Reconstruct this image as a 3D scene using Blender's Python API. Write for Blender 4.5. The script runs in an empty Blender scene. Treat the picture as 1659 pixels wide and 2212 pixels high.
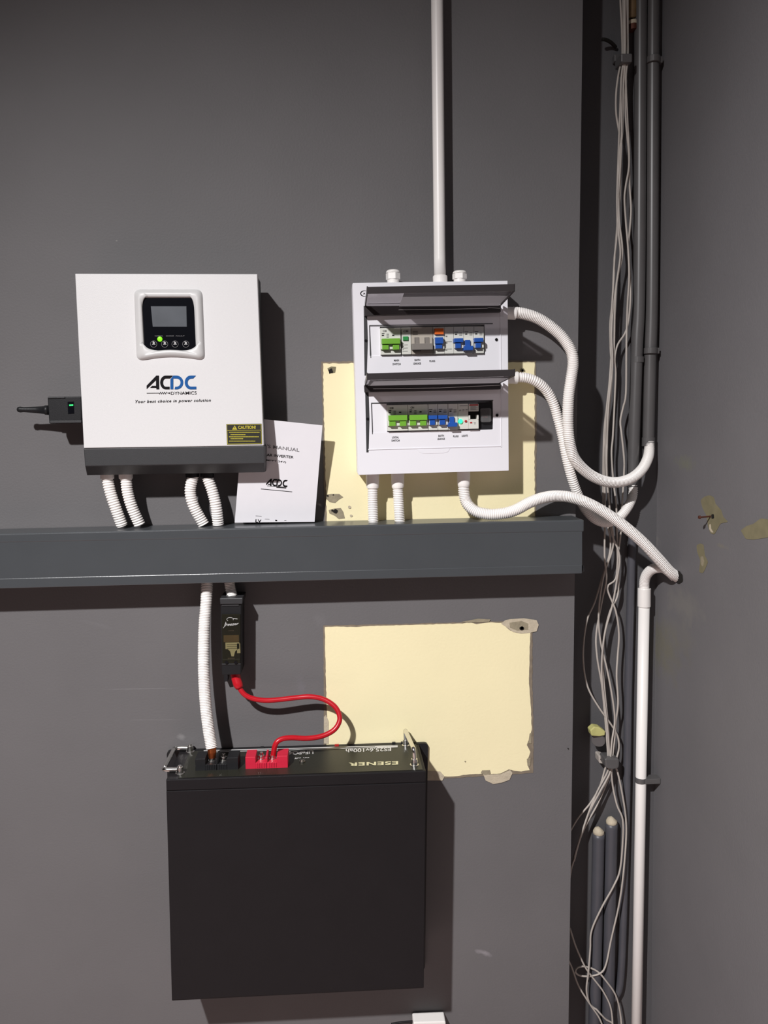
import bpy, bmesh, math, random
from mathutils import Vector, Matrix
random.seed(7)
S = bpy.context.scene
COL = S.collection

# ------------------------------------------------------------------ camera
F_PX, CX, CY, DIST, CAMZ = 1661.0, 829.5, 1106.0, 1.5, 1.6
R_ = Vector((0.99789327, -0.06326548, -0.01437044))
U_ = Vector((0.02144016, 0.11252817, 0.9934172))
W_ = Vector((0.06123194, 0.99163244, -0.11364753))
CAM = Vector((0, -DIST, CAMZ))
cam = bpy.data.cameras.new('camera'); camo = bpy.data.objects.new('camera', cam); COL.objects.link(camo)
camo.matrix_world = Matrix(((R_.x, U_.x, -W_.x, CAM.x), (R_.y, U_.y, -W_.y, CAM.y), (R_.z, U_.z, -W_.z, CAM.z), (0, 0, 0, 1)))
cam.sensor_fit = 'HORIZONTAL'; cam.sensor_width = 36.0; cam.lens = 36.0 * F_PX / 1659.0
cam.clip_start = 0.02; cam.clip_end = 50
S.camera = camo

# ------------------------------------------------------------------ light
wd = bpy.data.worlds.new('world'); S.world = wd; wd.use_nodes = True
wd.node_tree.nodes['Background'].inputs[0].default_value = (0.85, 0.45, 0.45, 1)
wd.node_tree.nodes['Background'].inputs[1].default_value = 0.005
ld = bpy.data.lights.new('ceiling_lamp', 'SPOT'); ld.energy = 545; ld.shadow_soft_size = 0.035
ld.spot_size = math.radians(140); ld.spot_blend = 1.0; ld.color = (1.0, 0.982, 0.985)
lo = bpy.data.objects.new('ceiling_lamp', ld); COL.objects.link(lo); lo.location = (-0.936, -2.065, CAMZ + 1.324)
lo.rotation_euler = Vector((math.cos(math.radians(71.5)) * math.sin(math.radians(63)), math.cos(math.radians(71.5)) * math.cos(math.radians(63)), -math.sin(math.radians(71.5)))).to_track_quat('-Z', 'Y').to_euler()
S.view_settings.view_transform = 'Standard'; S.view_settings.look = 'None'
S.view_settings.exposure = 0.0; S.view_settings.gamma = 1.0; S.view_settings.use_curve_mapping = False

# ------------------------------------------------------------------ helpers
def ray(px, py): return R_ * (px - CX) - U_ * (py - CY) + W_ * F_PX
def U(px, py, d=0.0):
    """the point of the plane y = -d that stands at this place of the photo"""
    v = ray(px, py); return CAM + v * ((DIST - d) / v.y)
def WX(z): return 0.6865 - 0.016 * (z - CAMZ)          # the right wall leans a little
def UX(px, py, off=0.0):
    v = ray(px, py); t = (WX(CAMZ) - off) / (v.x + 0.016 * v.z); return CAM + v * t
def onplane(px, py, P0, n):
    v = ray(px, py); return CAM + v * ((P0 - CAM).dot(n) / v.dot(n))

def lin(c):
    return tuple(((x / 255.) / 12.92 if x / 255. <= .04045 else ((x / 255. + .055) / 1.055) ** 2.4) for x in c)
MATS = {}
def mat(name, rgb, rough=0.6, metal=0.0, var=0.06, scale=60, bump=0.0, bscale=400, emit=None, estr=0, spec=0.5, coat=0):
    if name in MATS: return MATS[name]
    m = bpy.data.materials.new(name); m.use_nodes = True; nt = m.node_tree; b = nt.nodes['Principled BSDF']
    c = lin(rgb)
    tc = nt.nodes.new('ShaderNodeTexCoord')
    n = nt.nodes.new('ShaderNodeTexNoise'); n.inputs['Scale'].default_value = scale; n.inputs['Detail'].default_value = 4
    nt.links.new(tc.outputs['Object'], n.inputs['Vector'])
    r = nt.nodes.new('ShaderNodeMapRange'); r.inputs[1].default_value = .25; r.inputs[2].default_value = .75
    r.inputs[3].default_value = 1 - var; r.inputs[4].default_value = 1 + var
    nt.links.new(n.outputs['Fac'], r.inputs[0])
    mx = nt.nodes.new('ShaderNodeVectorMath'); mx.operation = 'SCALE'; mx.inputs[0].default_value = c
    nt.links.new(r.outputs[0], mx.inputs['Scale']); nt.links.new(mx.outputs[0], b.inputs['Base Color'])
    b.inputs['Roughness'].default_value = rough; b.inputs['Metallic'].default_value = metal
    b.inputs['Specular IOR Level'].default_value = spec
    if coat: b.inputs['Coat Weight'].default_value = coat; b.inputs['Coat Roughness'].default_value = .1
    if bump:
        n2 = nt.nodes.new('ShaderNodeTexNoise'); n2.inputs['Scale'].default_value = bscale; n2.inputs['Detail'].default_value = 3
        nt.links.new(tc.outputs['Object'], n2.inputs['Vector'])
        bp = nt.nodes.new('ShaderNodeBump'); bp.inputs['Strength'].default_value = bump; bp.inputs['Distance'].default_value = .001
        nt.links.new(n2.outputs['Fac'], bp.inputs['Height']); nt.links.new(bp.outputs[0], b.inputs['Normal'])
    if emit:
        b.inputs['Emission Color'].default_value = (*lin(emit), 1); b.inputs['Emission Strength'].default_value = estr
    MATS[name] = m; return m
def tinted(name, tint, solid, fac, rough=.12):
    m = bpy.data.materials.new(name); m.use_nodes = True; nt = m.node_tree; b = nt.nodes['Principled BSDF']
    b.inputs['Base Color'].default_value = (*lin(solid), 1); b.inputs['Roughness'].default_value = rough
    t = nt.nodes.new('ShaderNodeBsdfTransparent'); t.inputs[0].default_value = (*tint, 1)
    mx = nt.nodes.new('ShaderNodeMixShader'); mx.inputs[0].default_value = fac
    nt.links.new(t.outputs[0], mx.inputs[1]); nt.links.new(b.outputs[0], mx.inputs[2])
    nt.links.new(mx.outputs[0], nt.nodes['Material Output'].inputs[0]); return m
def wallmat(name, rgb, smudges=()):
    m = mat(name, rgb, rough=.62, var=.05, scale=5, bump=.35, bscale=260, spec=.35)
    nt = m.node_tree; b = nt.nodes['Principled BSDF']; base = b.inputs['Base Color'].links[0].from_socket
    geo = nt.nodes.new('ShaderNodeNewGeometry')
    for (c, sx, sz, ang, col, amt, nz) in smudges:       # scuffs and stains with a shape of their own
        mp = nt.nodes.new('ShaderNodeMapping'); mp.vector_type = 'TEXTURE'
        mp.inputs['Location'].default_value = c; mp.inputs['Rotation'].default_value = (0, ang, 0)
        mp.inputs['Scale'].default_value = (sx, max(sx, sz) * 2, sz)
        nt.links.new(geo.outputs['Position'], mp.inputs['Vector'])
        ln = nt.nodes.new('ShaderNodeVectorMath'); ln.operation = 'LENGTH'; nt.links.new(mp.outputs[0], ln.inputs[0])
        no = nt.nodes.new('ShaderNodeTexNoise'); no.inputs['Scale'].default_value = nz; no.inputs['Detail'].default_value = 5
        nt.links.new(geo.outputs['Position'], no.inputs['Vector'])
        ad = nt.nodes.new('ShaderNodeMath'); ad.operation = 'MULTIPLY_ADD'; ad.inputs[1].default_value = 1.4
        nt.links.new(no.outputs['Fac'], ad.inputs[0]); nt.links.new(ln.outputs['Value'], ad.inputs[2])
        rg = nt.nodes.new('ShaderNodeMapRange'); rg.inputs[1].default_value = 1.55; rg.inputs[2].default_value = .85
        rg.inputs[3].default_value = 0; rg.inputs[4].default_value = amt
        nt.links.new(ad.outputs[0], rg.inputs[0])
        mc = nt.nodes.new('ShaderNodeMix'); mc.data_type = 'RGBA'
        nt.links.new(rg.outputs[0], mc.inputs[0]); nt.links.new(base, mc.inputs[6]); mc.inputs[7].default_value = (*lin(col), 1)
        base = mc.outputs[2]
    nt.links.new(base, b.inputs['Base Color'])
    return m

def link(name, bm, m, parent=None, smooth=False, bevel=0, seg=2, label=None, kind=None):
    me = bpy.data.meshes.new(name)
    bmesh.ops.recalc_face_normals(bm, faces=bm.faces)
    bm.to_mesh(me); bm.free(); me.materials.append(m)
    if smooth:
        for p in me.polygons: p.use_smooth = True
    o = bpy.data.objects.new(name, me); COL.objects.link(o)
    if parent: o.parent = parent
    if bevel:
        md = o.modifiers.new('bevel', 'BEVEL'); md.width = bevel; md.segments = seg; md.limit_method = 'ANGLE'; md.angle_limit = math.radians(40)
        md.harden_normals = False
    if label: o['label'] = label
    if kind: o['kind'] = kind
    return o
def thing(name, label, cat, group=None, loc=None):
    o = bpy.data.objects.new(name, None); COL.objects.link(o); o.empty_display_size = .02
    o['label'] = label; o['category'] = cat
    if group: o['group'] = group
    return o
def tag(o, label, cat, group=None):
    o['label'] = label; o['category'] = cat
    if group: o['group'] = group
    return o
def prism(bm, front, off):
    """polygon `front` (3-D points) pushed back by the vector off"""
    a = [bm.verts.new(p) for p in front]; b = [bm.verts.new(p + off) for p in front]
    n = len(a); bm.faces.new(a); bm.faces.new(b[::-1])
    for i in range(n): bm.faces.new((a[i], b[i], b[(i + 1) % n], a[(i + 1) % n]))
def loft(bm, rings, caps=True):
    vs = [[bm.verts.new(p) for p in r] for r in rings]; n = len(vs[0])
    for a, b in zip(vs, vs[1:]):
        for i in range(n): bm.faces.new((a[i], a[(i + 1) % n], b[(i + 1) % n], b[i]))
    if caps: bm.faces.new(vs[0][::-1]); bm.faces.new(vs[-1])
BACK = Vector((0, 1, 0))
def B(): return bmesh.new()
def catmull(pts, step=0.002):
    P = [pts[0] * 2 - pts[1]] + pts + [pts[-1] * 2 - pts[-2]]; out = []
    for i in range(1, len(P) - 2):
        p0, p1, p2, p3 = P[i - 1:i + 3]; n = max(2, int((p2 - p1).length / step))
        for k in range(n):
            t = k / n; t2 = t * t; t3 = t2 * t
            out.append(0.5 * ((2 * p1) + (p2 - p0) * t + (2 * p0 - 5 * p1 + 4 * p2 - p3) * t2 + (3 * p1 - p0 - 3 * p2 + p3) * t3))
    out.append(pts[-1]); return out
def resample(path, step):
    out = [path[0]]; acc = 0.0
    for a, b in zip(path, path[1:]):
        L = (b - a).length
        while acc + L >= step and L > 1e-9:
            t = (step - acc) / L; a = a.lerp(b, t); out.append(a); L = (b - a).length; acc = 0
        acc += L
    return out
def sweep(bm, path, rad, n=16, caps=True):
    T = (path[1] - path[0]).normalized(); N = T.orthogonal().normalized(); rings = []
    for i, p in enumerate(path):
        t = (path[min(i + 1, len(path) - 1)] - path[max(i - 1, 0)]).normalized()
        N = (N - t * N.dot(t)).normalized(); Bn = t.cross(N)
        r = rad(i, len(path)) if callable(rad) else rad
        rings.append([p + (N * math.cos(2 * math.pi * k / n) + Bn * math.sin(2 * math.pi * k / n)) * r for k in range(n)])
    loft(bm, rings, caps)
def tube(bm, a, b, r, n=20, r2=None):
    sweep(bm, [a, b], (lambda i, L: r if i == 0 else (r2 if r2 is not None else r)), n)
def lathe_between(bm, a, b, prof, n=20):
    """profile of (t, radius) along the axis a-b"""
    sweep(bm, [a.lerp(b, t) for t, r in prof], (lambda i, L: prof[i][1]), n)
def flex(bm, pts, r, pitch=0.0034, n=18, depth=.15):
    st = pitch / 6; path = resample(catmull(pts, .003), st)
    prof = [1, 1, 1 - depth * .35, 1 - depth, 1 - depth, 1 - depth * .35]
    sweep(bm, path, lambda i, L: r * prof[i % 6], n)
def pts3(L): return [U(*p) for p in L]
def chip(bm, px, d0, d1): prism(bm, [U(x, y, d0) for x, y in px], BACK * (d0 - d1))
def quad_box(bm, q, d0, d1): chip(bm, q, d0, d1)

def rounded(px, r=5, n=5):
    out = []; N = len(px)
    for i in range(N):
        a, b, c = [Vector(px[j % N]) for j in (i - 1, i, i + 1)]
        u = (a - b); v = (c - b); rr = min(r, u.length * .45, v.length * .45)
        if r <= 0 or u.normalized().dot(v.normalized()) < -.8: out.append(tuple(b)); continue
        p = b + u.normalized() * rr; q = b + v.normalized() * rr
        for k in range(n + 1):
            t = k / n; out.append(tuple(p * (1 - t) ** 2 + b * 2 * t * (1 - t) + q * t * t))
    return out

class Frame:
    def __init__(s, ang): s.e1 = Vector((math.cos(ang), 0, math.sin(ang))); s.e2 = Vector((-math.sin(ang), 0, math.cos(ang)))
    def rect(s, x0, y0, x1, y1, d):
        xc, yc = (x0 + x1) / 2, (y0 + y1) / 2; c = U(xc, yc, d)
        w = (U(x1, yc, d) - U(x0, yc, d)).dot(s.e1) / 2; h = (U(xc, y0, d) - U(xc, y1, d)).dot(s.e2) / 2
        return [c - s.e1 * w + s.e2 * h, c + s.e1 * w + s.e2 * h, c + s.e1 * w - s.e2 * h, c - s.e1 * w - s.e2 * h]
    def box(s, bm, x0, y0, x1, y1, d0, d1, inset=0.0):
        q = s.rect(x0, y0, x1, y1, d0)
        if inset:
            c = sum(q, Vector()) / 4
            a = [p + ((p - c).normalized() * inset) + BACK * (d0 - d1) for p in q]
            loft(bm, [q, a])
        else: prism(bm, q, BACK * (d0 - d1))
    def plate(s, bm, x0, y0, x1, y1, d):
        bm.faces.new([bm.verts.new(p) for p in s.rect(x0, y0, x1, y1, d)])
    def disc(s, bm, x, y, rpx, d, d1=None, n=24, dome=0):
        c = U(x, y, d); r = rpx * (DIST - d) / F_PX
        ring = [c + (s.e1 * math.cos(2 * math.pi * k / n) + s.e2 * math.sin(2 * math.pi * k / n)) * r for k in range(n)]
        prism(bm, ring, BACK * ((d - d1) if d1 is not None else .0006))

_txt = {}
def text_polys(s, bold=0.0, shear=0.0, space=1.0):
    k = (s, bold, shear, space)
    if k in _txt: return _txt[k]
    cu = bpy.data.curves.new('t', 'FONT'); cu.body = s; cu.offset = bold; cu.shear = shear; cu.space_character = space
    cu.resolution_u = 4; cu.fill_mode = 'FRONT'
    o = bpy.data.objects.new('t', cu); COL.objects.link(o); dg = bpy.context.evaluated_depsgraph_get(); dg.update()
    me = bpy.data.meshes.new_from_object(o.evaluated_get(dg))
    vs = [v.co.copy() for v in me.vertices]; fs = [tuple(p.vertices) for p in me.polygons]
    bpy.data.objects.remove(o); bpy.data.curves.remove(cu); bpy.data.meshes.remove(me)
    x0 = min(v.x for v in vs); x1 = max(v.x for v in vs); y0 = min(v.y for v in vs); y1 = max(v.y for v in vs)
    vs = [((v.x - x0) / (x1 - x0), (y1 - v.y) / (y1 - y0)) for v in vs]
    _txt[k] = (vs, fs); return _txt[k]
def put_text(bm, s, q, bold=0.0, shear=0.0, space=1.0):
    """q: TL TR BR BL 3-D corners of the word"""
    vs, fs = text_polys(s, bold, shear, space)
    V = [bm.verts.new(q[0].lerp(q[1], u).lerp(q[3].lerp(q[2], u), v)) for u, v in vs]
    for f in fs:
        try: bm.faces.new([V[i] for i in f])
        except ValueError: pass

# ------------------------------------------------------------------ materials
def sm(px, py, rx, rz, ang=0, col=(150, 148, 150), amt=.5, nz=40):
    return (U(px, py, 0), rx, rz, ang, col, amt, nz)
M_wall = wallmat('dark_grey_wall_paint', (106, 104, 105), [
    sm(300, 1488, .13, .0012, .02, (150, 148, 150), .35, 30), sm(330, 1555, .10, .0010, .03, (150, 148, 150), .3, 30),
    sm(1045, 2058, .025, .008, .35, (165, 160, 165), .5, 60), sm(390, 1592, .014, .008, .2, (160, 158, 158), .35, 80),
    sm(690, 1340, .02, .02, 0, (120, 118, 120), .25, 60), sm(215, 1350, .04, .006, .3, (120, 118, 120), .2, 60),
    sm(690, 1090, .008, .004, .6, (190, 186, 180), .6, 120), sm(252, 520, .003, .0015, 0, (170, 168, 160), .5, 200),
    sm(650, 1480, .012, .03, 0, (120, 117, 125), .25, 50)])
M_wall2 = wallmat('dark_grey_wall_paint_right', (115, 113, 115), [
    (UX(1480, 1310), .03, .05, 0, (135, 132, 125), .45, 40), (UX(1468, 1370), .02, .05, 0, (125, 122, 115), .35, 40),
    (UX(1420, 1390), .03, .09, 0, (120, 116, 92), .5, 30), (UX(1560, 1180), .012, .006, 0, (130, 125, 110), .5, 90),
    (UX(1480, 1000), .012, .03, .5, (125, 128, 100), .4, 80), (UX(1412, 1165), .02, .02, 0, (150, 146, 138), .5, 60)])
M_yellow = mat('yellow_wall_paint', (246, 235, 192), .6, var=.02, scale=8, bump=.3, bscale=220, spec=.3)
M_plaster = mat('bare_plaster', (192, 180, 158), .85, var=.12, scale=90, bump=.8, bscale=300)
M_plaster_d = mat('dirty_plaster', (150, 140, 118), .85, var=.15, scale=90, bump=.8, bscale=300)
M_edge = mat('torn_paint_edge', (128, 116, 100), .8, var=.2, scale=80)
M_olive = mat('olive_old_paint', (126, 119, 92), .8, var=.12, scale=60)
M_hole = mat('dark_hole', (22, 18, 14), .9)
M_black = mat('black_plastic', (30, 30, 32), .45, var=.04, bump=.2, bscale=900, spec=.3)
M_blackm = mat('black_painted_metal', (27, 25, 27), .5, var=.05, scale=20, bump=.15, bscale=700, spec=.2)
M_dgrey = mat('dark_grey_plastic', (49, 49, 51), .5, var=.04, bump=.2, bscale=900)
M_trunk = mat('grey_trunking_plastic', (72, 75, 78), .3, var=.04, scale=12, bump=.12, bscale=300, spec=.6)
M_silver = mat('white_powder_coat', (222, 221, 221), .38, metal=.0, var=.015, scale=300, bump=.15, bscale=900, coat=.1)
M_bezel = mat('pearl_grey_plastic', (206, 205, 204), .42, var=.02)
M_chrome = mat('chrome', (232, 230, 226), .2, metal=1.0, var=.03)
M_steel = mat('brushed_steel', (170, 165, 158), .3, metal=1.0, var=.08)
M_white = mat('white_abs_plastic', (236, 235, 240), .35, var=.012, scale=12)
M_conduit = mat('white_corrugated_plastic', (246, 242, 238), .38, var=.03, scale=25)
M_pvc = mat('white_rigid_pvc', (248, 244, 240), .35, var=.03, scale=8)
M_offwhite = mat('off_white_breaker_plastic', (216, 216, 208), .45, var=.02)
M_beige = mat('grey_beige_breaker_plastic', (178, 170, 158), .45, var=.03)
M_taupe = mat('grey_lever_plastic', (128, 122, 116), .45, var=.03)
M_green = mat('green_toggle_plastic', (112, 172, 52), .4, var=.04)
M_greend = mat('dark_green_plastic', (40, 140, 70), .4)
M_blue = mat('blue_toggle_plastic', (28, 82, 168), .4, var=.05)
M_orange = mat('orange_button_plastic', (226, 106, 34), .4)
M_ink = mat('black_ink', (22, 20, 22), .7, spec=.1)
M_inkg = mat('grey_ink', (120, 118, 120), .6)
M_blueink = mat('blue_ink', (18, 84, 150), .6, spec=.2)
M_lcd = mat('lcd_glass', (80, 84, 90), .3, var=.12, scale=30)
M_screen = mat('dark_display_glass', (16, 17, 22), .12, var=.05)
M_ledg = mat('lime_led', (130, 225, 30), .3, emit=(110, 225, 20), estr=.8)
M_ledt = mat('turquoise_led', (60, 240, 190), .3, emit=(40, 235, 140), estr=1.1)
M_leds = mat('green_led', (60, 230, 120), .3, emit=(50, 225, 110), estr=1.0)
M_red = mat('red_cable_jacket', (186, 20, 34), .32, var=.04)
M_redb = mat('red_terminal_plastic', (206, 34, 62), .45, var=.04)
M_redl = mat('red_lamp_plastic', (176, 36, 36), .4)
M_copper = mat('copper_lug', (176, 92, 50), .35, metal=.9)
M_paper = mat('white_paper', (234, 232, 236), .7, var=.01, spec=.3)
M_stick = mat('black_sticker', (30, 28, 14), .5)
M_stickt = mat('yellow_print', (190, 178, 50), .5)
M_wire = mat('grey_cable_jacket', (184, 176, 168), .5, var=.06, scale=40)
M_pipe = mat('grey_painted_pipe', (90, 88, 88), .36, var=.08, scale=18, spec=.6)
M_pipe2 = mat('dark_painted_pipe', (78, 78, 84), .42, var=.08, scale=18)
M_rust = mat('rusty_screw', (96, 56, 44), .6, metal=.5)
M_brown = mat('brown_old_pipe', (112, 92, 62), .5, var=.15)
M_cream = mat('cream_print', (214, 208, 170), .5)
M_greentint = mat('olive_black_panel', (38, 38, 30), .42, var=.06, scale=20, bump=.15, bscale=700)
M_lid = tinted('smoke_tinted_plastic', (.78, .75, .76), (44, 41, 42), .27)
M_lidd = tinted('smoke_tinted_plastic_edge', (.25, .23, .24), (60, 56, 57), .8, .3)
M_reflect = tinted('pale_reflection', (.72, .72, .72), (120, 118, 118), .85, .5)  # pale translucent tone standing in for light reflected in the lids
_tr = M_reflect.node_tree.nodes.new('ShaderNodeBsdfTranslucent'); _tr.inputs[0].default_value = (.92, .9, .9, 1)
_mx = [n for n in M_reflect.node_tree.nodes if n.type == 'MIX_SHADER'][0]; M_reflect.node_tree.links.new(_tr.outputs[0], _mx.inputs[2])
M_clear = tinted('clear_plastic', (.85, .85, .85), (150, 150, 150), .35, .08)
M_fusewin = tinted('clear_fuse_window', (.75, .72, .62), (60, 58, 50), .3, .08)

# ------------------------------------------------------------------ room shell
def slab(name, x0, x1, y0, y1, z0, z1, m, lean=False):
    bm = B(); vs = []
    for z in (z0, z1):
        for x, y in ((x0, y0), (x1, y0), (x1, y1), (x0, y1)):
            xx = x + (WX(z) - WX(CAMZ) if lean else 0); vs.append(bm.verts.new((xx, y, z)))
    for f in ((0, 1, 2, 3), (7, 6, 5, 4), (0, 4, 5, 1), (1, 5, 6, 2), (2, 6, 7, 3), (3, 7, 4, 0)): bm.faces.new([vs[i] for i in f])
    return link(name, bm, m, kind='structure')
REC = 0.11
wall_front = slab('wall_left', -2.2, 0.4765, 0, REC, 0, 3.1, M_wall)
wall_front['label'] = 'dark grey painted wall that carries the inverter, board and battery'
wb = wallmat('dark_grey_wall_paint_back', (88, 87, 89))
wall_back = slab('wall_back', -2.2, 0.76, REC, REC + .1, 0, 3.1, wb)
wall_right = slab('wall_right', WX(CAMZ), WX(CAMZ) + .12, -1.7, REC, 0, 3.1, M_wall2, lean=True)
M_floor = mat('pale_screed_floor', (192, 168, 162), .7, var=.06, scale=3)
slab('floor', -2.2, 0.85, -3.2, REC + .1, -.1, 0, M_floor)

def flat_patch(name, pts, m, d, parent, label=None, jag=0.0, thick=.0006):
    P = [U(x, y, d) for x, y in pts]
    if jag:
        out = []
        for a, b in zip(P, P[1:] + P[:1]):
            n = max(1, int((b - a).length / .006))
            for k in range(n):
                p = a.lerp(b, k / n)
                if k: p = p + Vector((random.uniform(-jag, jag), 0, random.uniform(-jag, jag)))
                out.append(p)
        P = out
    bm = B(); prism(bm, P, BACK * thick)
    bm.normal_update(); bmesh.ops.triangulate(bm, faces=[f for f in bm.faces if len(f.verts) > 4])
    return link(name, bm, m, parent, label=label)
# torn edges first (further back), then the yellow paint that old boards had covered
flat_patch('torn_paint_border', [(694, 781), (830, 780), (1158, 779), (1159, 900), (1158, 1135), (702, 1135), (698, 950)], M_edge, .0008, wall_front, jag=.0006)
flat_patch('bare_paint_patch', [(697.7, 785), (1154.7, 782), (1155, 1135), (706, 1135), (700, 900)], M_yellow, .0014, wall_front,
           'yellow paint patch behind the distribution board', jag=.0008)
def c7(L): return [(680 + x / 3.318, 1320 + y / 3.318) for x, y in L]
low = c7([(72, 115), (140, 112), (300, 115), (450, 105), (700, 100), (800, 98), (920, 92), (1060, 90), (1110, 82), (1160, 95), (1250, 82), (1340, 85),
      (1400, 140), (1480, 160), (1545, 155), (1540, 280), (1535, 520), (1550, 700), (1555, 850), (1540, 900), (1520, 960), (1545, 1010), (1520, 1080),
      (1540, 1140), (1480, 1150), (1430, 1145), (1390, 1135), (1330, 1165), (1250, 1170), (1200, 1165), (1110, 1170), (1000, 1185), (930, 1185), (860, 1150),
      (500, 1150), (80, 1150), (88, 740), (80, 520), (75, 300)])
flat_patch('torn_paint_border', c7([(62, 103), (700, 90), (1060, 80), (1330, 74), (1562, 80), (1560, 500), (1568, 860), (1565, 1160), (1300, 1180), (900, 1200), (64, 1165), (64, 500)]),
           M_edge, .0008, wall_front, jag=.0006)
flat_patch('bare_paint_patch', low, M_yellow, .0014, wall_front, 'yellow paint patch above and behind the battery', jag=.0005)
for L in ([(1335, 90), (1365, 66), (1400, 58), (1500, 52), (1590, 65), (1605, 100), (1590, 145), (1545, 155), (1480, 162), (1420, 150), (1380, 120)],
          [(1205, 1165), (1250, 1172), (1330, 1170), (1400, 1140), (1418, 1160), (1395, 1210), (1340, 1230), (1280, 1240), (1225, 1215)],
          [(800, 1145), (900, 1150), (930, 1185), (915, 1215), (800, 1215)], [(65, 760), (80, 745), (100, 790), (100, 950), (66, 950)]):
    flat_patch('bare_plaster_spot', c7(L), M_plaster, .0020, wall_front)
for L in ([(1395, 85), (1480, 70), (1530, 90), (1530, 135), (1450, 140), (1400, 120)], [(1190, 1160), (1200, 1142), (1255, 1140), (1262, 1166), (1220, 1176)],
          [(1540, 880), (1556, 870), (1552, 950), (1530, 950)], [(1520, 1060), (1548, 1050), (1545, 1110), (1525, 1110)],
          [(1050, 78), (1170, 55), (1260, 60), (1250, 76), (1100, 84)]):
    flat_patch('bare_plaster_spot', c7(L), M_plaster_d, .0023, wall_front)
def ring_hole(px, py, r, m=M_hole, jag=.3, nm='drill_hole'):
    pts = [(px + r * (1 + random.uniform(-jag, jag)) * math.cos(a), py + r * .9 * (1 + random.uniform(-jag, jag)) * math.sin(a)) for a in [2 * math.pi * k / 12 for k in range(12)]]
    flat_patch(nm, pts, m, .0028, wall_front)
def c3(L): return [(640 + x / 2.86, 740 + y / 2.86) for x, y in L]
flat_patch('bare_plaster_spot', c3([(185, 940), (215, 935), (265, 935), (290, 955), (265, 968), (240, 990), (205, 985), (185, 965)]), M_plaster_d, .0022, wall_front)
flat_patch('bare_plaster_spot', c3([(200, 1035), (235, 1025), (275, 1022), (290, 1045), (300, 1085), (262, 1090), (238, 1070), (205, 1055)]), M_plaster_d, .0022, wall_front)
flat_patch('bare_plaster_spot', c3([(192, 160), (215, 148), (245, 150), (240, 185), (205, 190)]), M_olive, .0022, wall_front)
ring_hole(714.5, 801.5, 5.5); ring_hole(724, 1105, 5.0); ring_hole(718, 1103, 2.5)
ring_hole(708, 1071, 2.2); ring_hole(720, 1069, 1.5); ring_hole(1129, 800, 5, M_olive); ring_hole(1129, 800, 3)
ring_hole(1127.5, 1357.5, 5.2, M_hole, .15); ring_hole(1127.5, 1356.8, 3.4, M_plaster_d, .1, 'bare_plaster_spot')
ring_hole(755, 1095.5, 3.4, M_plaster, .1, 'bare_plaster_spot'); ring_hole(758.5, 1114, 3, M_plaster, .1, 'bare_plaster_spot')
ring_hole(1005, 1645, 1.6, M_plaster_d, .3, 'bare_plaster_spot'); ring_hole(1227, 1617, 1.4)
for L in ([(880, 65), (890, 62), (895, 75), (882, 76)],): pass
# marks on the right wall
def right_patch(name, pts, m, off=.0006):
    bm = B(); prism(bm, [UX(x, y, off) for x, y in rounded(pts, 3.5, 4)], Vector((.0003, 0, 0)))
    bm.normal_update(); bmesh.ops.triangulate(bm, faces=[f for f in bm.faces if len(f.verts) > 4])
    return link(name, bm, m, wall_right)
def c4(L): return [(1220 + x / 3.686, 600 + y / 3.686) for x, y in L]
def c5(L): return [(1200 + x / 3.614, 1150 + y / 3.614) for x, y in L]
right_patch('olive_paint_spot', c4([(1080, 1770), (1110, 1745), (1150, 1730), (1185, 1745), (1200, 1800), (1245, 1850), (1260, 1900), (1300, 1945), (1240, 1955), (1210, 2010), (1190, 2045), (1160, 2035), (1140, 1980), (1130, 1900), (1095, 1830)]), M_olive)
right_patch('olive_paint_spot', c4([(1400, 2010), (1450, 1975), (1500, 1960), (1560, 1915), (1625, 1925), (1660, 1935), (1660, 2060), (1600, 2070), (1500, 2085), (1440, 2080)]), M_olive)
right_patch('olive_paint_spot', c5([(1100, 100), (1130, 85), (1155, 95), (1165, 180), (1190, 230), (1170, 280), (1150, 320), (1120, 310), (1130, 220), (1105, 150)]), M_olive)
right_patch('bare_plaster_spot', c5([(1130, 190), (1150, 185), (1158, 225), (1150, 270), (1135, 250)]), M_plaster_d, .0009)
right_patch('bare_plaster_spot', c4([(1150, 1965), (1160, 1960), (1165, 2000), (1185, 2030), (1165, 2028), (1150, 2000)]), M_plaster, .0009)
right_patch('drill_hole', c4([(1165, 1885), (1185, 1880), (1188, 1915), (1168, 1920)]), M_hole, .0012)
right_patch('drill_hole', [(1455, 1235), (1466, 1232), (1474, 1242), (1475, 1256), (1466, 1262), (1456, 1255)], M_hole, .0012)

# ------------------------------------------------------------------ cable trunking
tr = thing('cable_trunking', 'long dark grey plastic cable trunking running across the wall', 'cable trunking')
DT = .075
def tq(xa, xb, ta, tb, d):
    """band between the photo heights ta and tb (left, right ends given at x 0 and 1258)"""
    def yy(t, x): return t[0] + (t[1] - t[0]) * x / 1258.
    return [U(xa, yy(ta, xa), d), U(xb, yy(ta, xb), d), U(xb, yy(tb, xb), d), U(xa, yy(tb, xa), d)]
T0, T1, T2, T3 = (1153, 1123), (1173, 1149), (1250, 1220), (1271.5, 1239)
bm = B(); prism(bm, tq(-160, 1256, (1155, 1125), T3, .070), BACK * .068); link('trunking_body', bm, M_trunk, tr, bevel=.0015)
bm = B(); prism(bm, tq(-160, 1262, T0, T1, .0765), BACK * .0735); link('lid_lip', bm, M_trunk, tr, bevel=.0028, seg=4)
bm = B(); prism(bm, tq(-160, 1258, (1170, 1146), (1252, 1222), .0757), BACK * .02); link('trunking_lid', bm, M_trunk, tr, bevel=.0010)
bm = B(); prism(bm, tq(-160, 1257.5, T2, T3, .0765), BACK * .05); prism(bm, tq(1258, 1262, (1252, 1222), (1266, 1236), .066), BACK * .03)
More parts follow.
